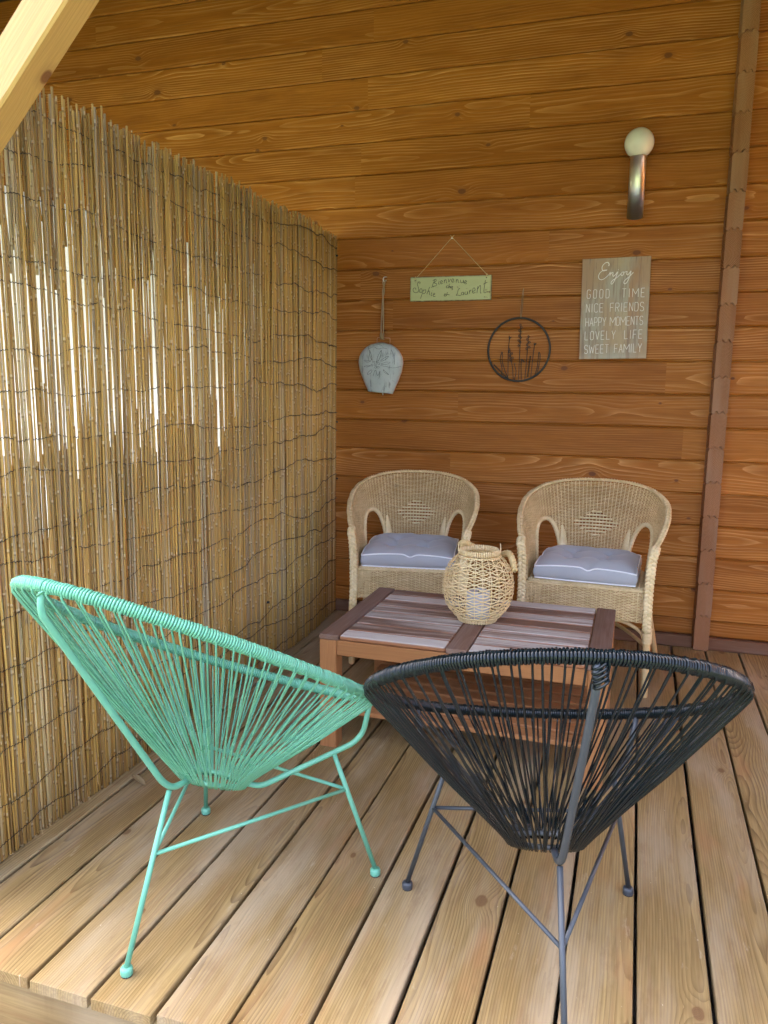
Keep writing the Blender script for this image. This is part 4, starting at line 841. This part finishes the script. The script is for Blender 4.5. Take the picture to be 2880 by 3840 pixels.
# ------------------------------------------------------------------ corded lounge chairs (local: v forward, u right)
def lounge(label, x0, y0, head, shp, zr, fr, ff, fw, rho, mc, mm_, seed, ncord=148, nb=5):
    rg = np.random.default_rng(seed); a_, b_, vc, zb_, zf_, e_, sd_ = shp
    t = thing('lounge_chair', label, 'lounge chair', (x0, y0, 0), head - PI / 2)      # local +y = forward, +x = right
    def rim(q): v = vc - b_ * np.cos(q); u = a_ * np.sin(q) * (1 + e_ * np.cos(q)); w = (1 - np.cos(q)) / 2; return np.stack([u, v, zb_ + (zf_ - zb_) * w + sd_ * np.sin(q) ** 2 + rho * u], -1)
    q = np.linspace(0, 2 * PI, 721)[:-1]; RP = rim(q); d = np.linalg.norm(np.roll(RP, -1, 0) - RP, axis=1); AL = np.concatenate([[0], np.cumsum(d)]); LT = AL[-1]
    qa = np.append(q, 2 * PI)
    b = MB(); b.tube(RP[::6], .0092, 10, closed=True); b.obj('rim', mm_, t)
    # cord wound round the rim
    turns = int(LT / .0056); n = turns * 8; s = np.linspace(0, LT, n, endpoint=False); qq = np.interp(s, AL, qa); C0 = rim(qq); T = rim(qq + .004) - rim(qq - .004); T /= np.linalg.norm(T, axis=1)[:, None]
    U = np.array([0, 0, 1.0]) - T * T[:, 2:3]; U /= np.linalg.norm(U, axis=1)[:, None]; W = np.cross(T, U); ang = np.arange(n) * 2 * PI / 8
    jit = 1 + .05 * np.repeat(rg.standard_normal(turns), 8); P = C0 + ((.0112 * jit) * np.cos(ang))[:, None] * W + ((.0112 * jit) * np.sin(ang))[:, None] * U
    b = MB(); b.tube(P, .0027, 6, closed=True, ref=T); b.obj('rim_winding', mc, t)
    # bottom ring
    RR = .075; TL = .42; qr = np.linspace(0, 2 * PI, 49)[:-1]; b = MB(); b.tube(np.stack([RR * np.cos(qr), RR * np.sin(qr), zr - TL * RR * np.sin(qr)], 1), .0055, 8, closed=True); b.obj('bottom_ring', mm_, t)
    # stretched cords, each a piece
    ctr = rim(q).mean(0)
    for i in range(ncord):
        s0 = (i + rg.uniform(-.10, .10)) / ncord * LT; qi = np.interp(s0, AL, qa); p = rim(np.array([qi]))[0]
        az = math.atan2(p[1] - 0.0, p[0]); azr = az + rg.uniform(-.05, .05) + (.06 if i % 2 else -.06)
        o_ = np.array([math.cos(azr), math.sin(azr), 0]); out = p - ctr; out[2] = 0; out /= np.linalg.norm(out)
        side = 1 if i % 2 else -.3
        p0 = p + out * .0115 * side * .9 + np.array([0, 0, -.004]); p1 = p + out * .0105 * side + np.array([0, 0, -.0125])
        zq = zr - TL * RR * o_[1]; e1 = o_ * (RR + .0085) + np.array([0, 0, zq + .003]); e2 = o_ * (RR + .001) + np.array([0, 0, zq - .0085]); e3 = o_ * (RR - .009) + np.array([0, 0, zq - .005])
        mid = (p1 + e1) / 2 + np.array([0, 0, -.004 - .004 * rg.random()]) + rg.normal(0, .0007, 3)
        pth = np.vstack([p0, p1, p1 + (e1 - p1) * .06 + [0, 0, -.002], mid, e1 + (p1 - e1) * .05 + o_ * .0, e1, e2, e3])
        b = MB(); b.tube(pth, .00205, 6, caps=False); b.obj('cord', mc, t)
    # tubular frame: spine at the back, two front tubes
    def pol(az, r, z): return np.array([r * math.sin(az), r * math.cos(az), z])            # az from forward, + right
    bk = rim(np.array([0.0]))[0]; b = MB()
    b.tube(fillet([bk + [0, .0, .0], bk + [0, -.010, -.045], pol(PI, .156, zr + .062), pol(PI, .126, zr + .034), pol(PI, RR, zr + TL * RR)], .03, 6), .0072, 10); b.obj('back_tube', mm_, t)
    for j in range(nb):
        zc = bk + np.array([.004, -.002 - .004 * j, -.012 - .006 * j]); a2 = np.linspace(0, 2 * PI, 15)[:-1]; b = MB() if j == 0 else b
        b.tube(zc + np.stack([.0105 * np.cos(a2), .0105 * np.sin(a2), .007 * np.cos(a2)], 1), .0024, 5, closed=True)
    b.obj('tube_binding', mc, t)
    aF = math.atan2(fw, ff); tops = []
    for sgn in (1, -1):
        q0 = min(np.linspace(PI * .5, PI, 400), key=lambda k_: abs(math.atan2(rim(np.array([k_]))[0, 0], rim(np.array([k_]))[0, 1]) - aF)) * 1.0
        rp = rim(np.array([q0 if sgn > 0 else 2 * PI - q0]))[0]; az = sgn * aF
        b = MB(); b.tube(fillet([pol(az, RR - .002, zr - TL * RR * math.cos(az)), pol(az, RR + .036, zr - .036), pol(az, .338, zr + .048), pol(az, .362, zr + .075), rp], .03, 6), .0068, 10); b.obj('front_tube', mm_, t); tops.append((az, .288, zr + .026))
    def legs(nm, A, B_, r): b = MB(); b.tube(np.array([A, B_]), r, 10); b.obj(nm, mm_, t)
    feet = [(PI, fr, pol(PI, .138, zr + .035)), (aF, math.hypot(fw, ff), pol(tops[0][0], tops[0][1], tops[0][2])), (-aF, math.hypot(fw, ff), pol(tops[1][0], tops[1][1], tops[1][2]))]
    js = []
    for az, rr_, tp in feet:
        ft = pol(az, rr_, .018); legs('leg', tp, ft, .0060); f_ = (.63 if az == PI else .70); js.append(ft + (tp - ft) * f_)
        b = MB(); b.lathe([(.0005, .003), (.0122, .003), (.0130, .005), (.0130, .016), (.0112, .0195), (.0062, .0205)], 20, (ft[0], ft[1], 0)); fo = b.obj('foot', mm_, t)
        b = MB(); b.lathe([(.0005, .0012), (.0122, .0012), (.0125, .0040), (.0005, .0044)], 16, (ft[0], ft[1], 0)); b.obj('rubber_pad', MAT['rubber'], fo)
    for i, j in ((0, 1), (0, 2), (1, 2)): legs('strut', js[i], js[j], .0044)
    return t
GS = (.334, .409, -.009, .872, .401, -.134, -.005); BS = (.356, .354, .047, .824, .422, .006, -.010)
lounge('mint green corded lounge chair standing beside the reed screen', .391, -2.371, math.radians(78.61), GS, .316, .276, .277, .281, -.0047, MAT['green'], MAT['greenmetal'], 21, nb=1)
lounge('black corded lounge chair in the foreground in front of the coffee table', 1.158, -2.392, math.radians(106.6), BS, .328, .276, .302, .270, -.021, MAT['black'], MAT['greymetal'], 22)

# ------------------------------------------------------------------ small things on the deck
b = MB(); n = 9; V = []
for i in range(n):
    for j in range(5):
        u = i / (n - 1); w = .019 * math.sin(PI * min(1, u * 1.02)) ** .8 * (j - 2) / 2; V.append((u * .075 - .037, w * (1.1 if j > 2 else .7), .0015 + .020 * math.sin(u * 3) * (abs(j - 2) / 2) ** 1.5 * (1.0 if j > 2 else .35) + .010 * u * u))
b.add(V, [(i * 5 + j, i * 5 + j + 1, (i + 1) * 5 + j + 1, (i + 1) * 5 + j) for i in range(n - 1) for j in range(4)])
o = b.obj('dry_leaf', MAT['leaf'], None, (-.118, -1.955, .001), (0, 0, 2.75)); sm = o.modifiers.new('thick', 'SOLIDIFY'); sm.thickness = .0006
tag(o, 'curled dry brown leaf on the deck at the foot of the reed screen', 'leaf')
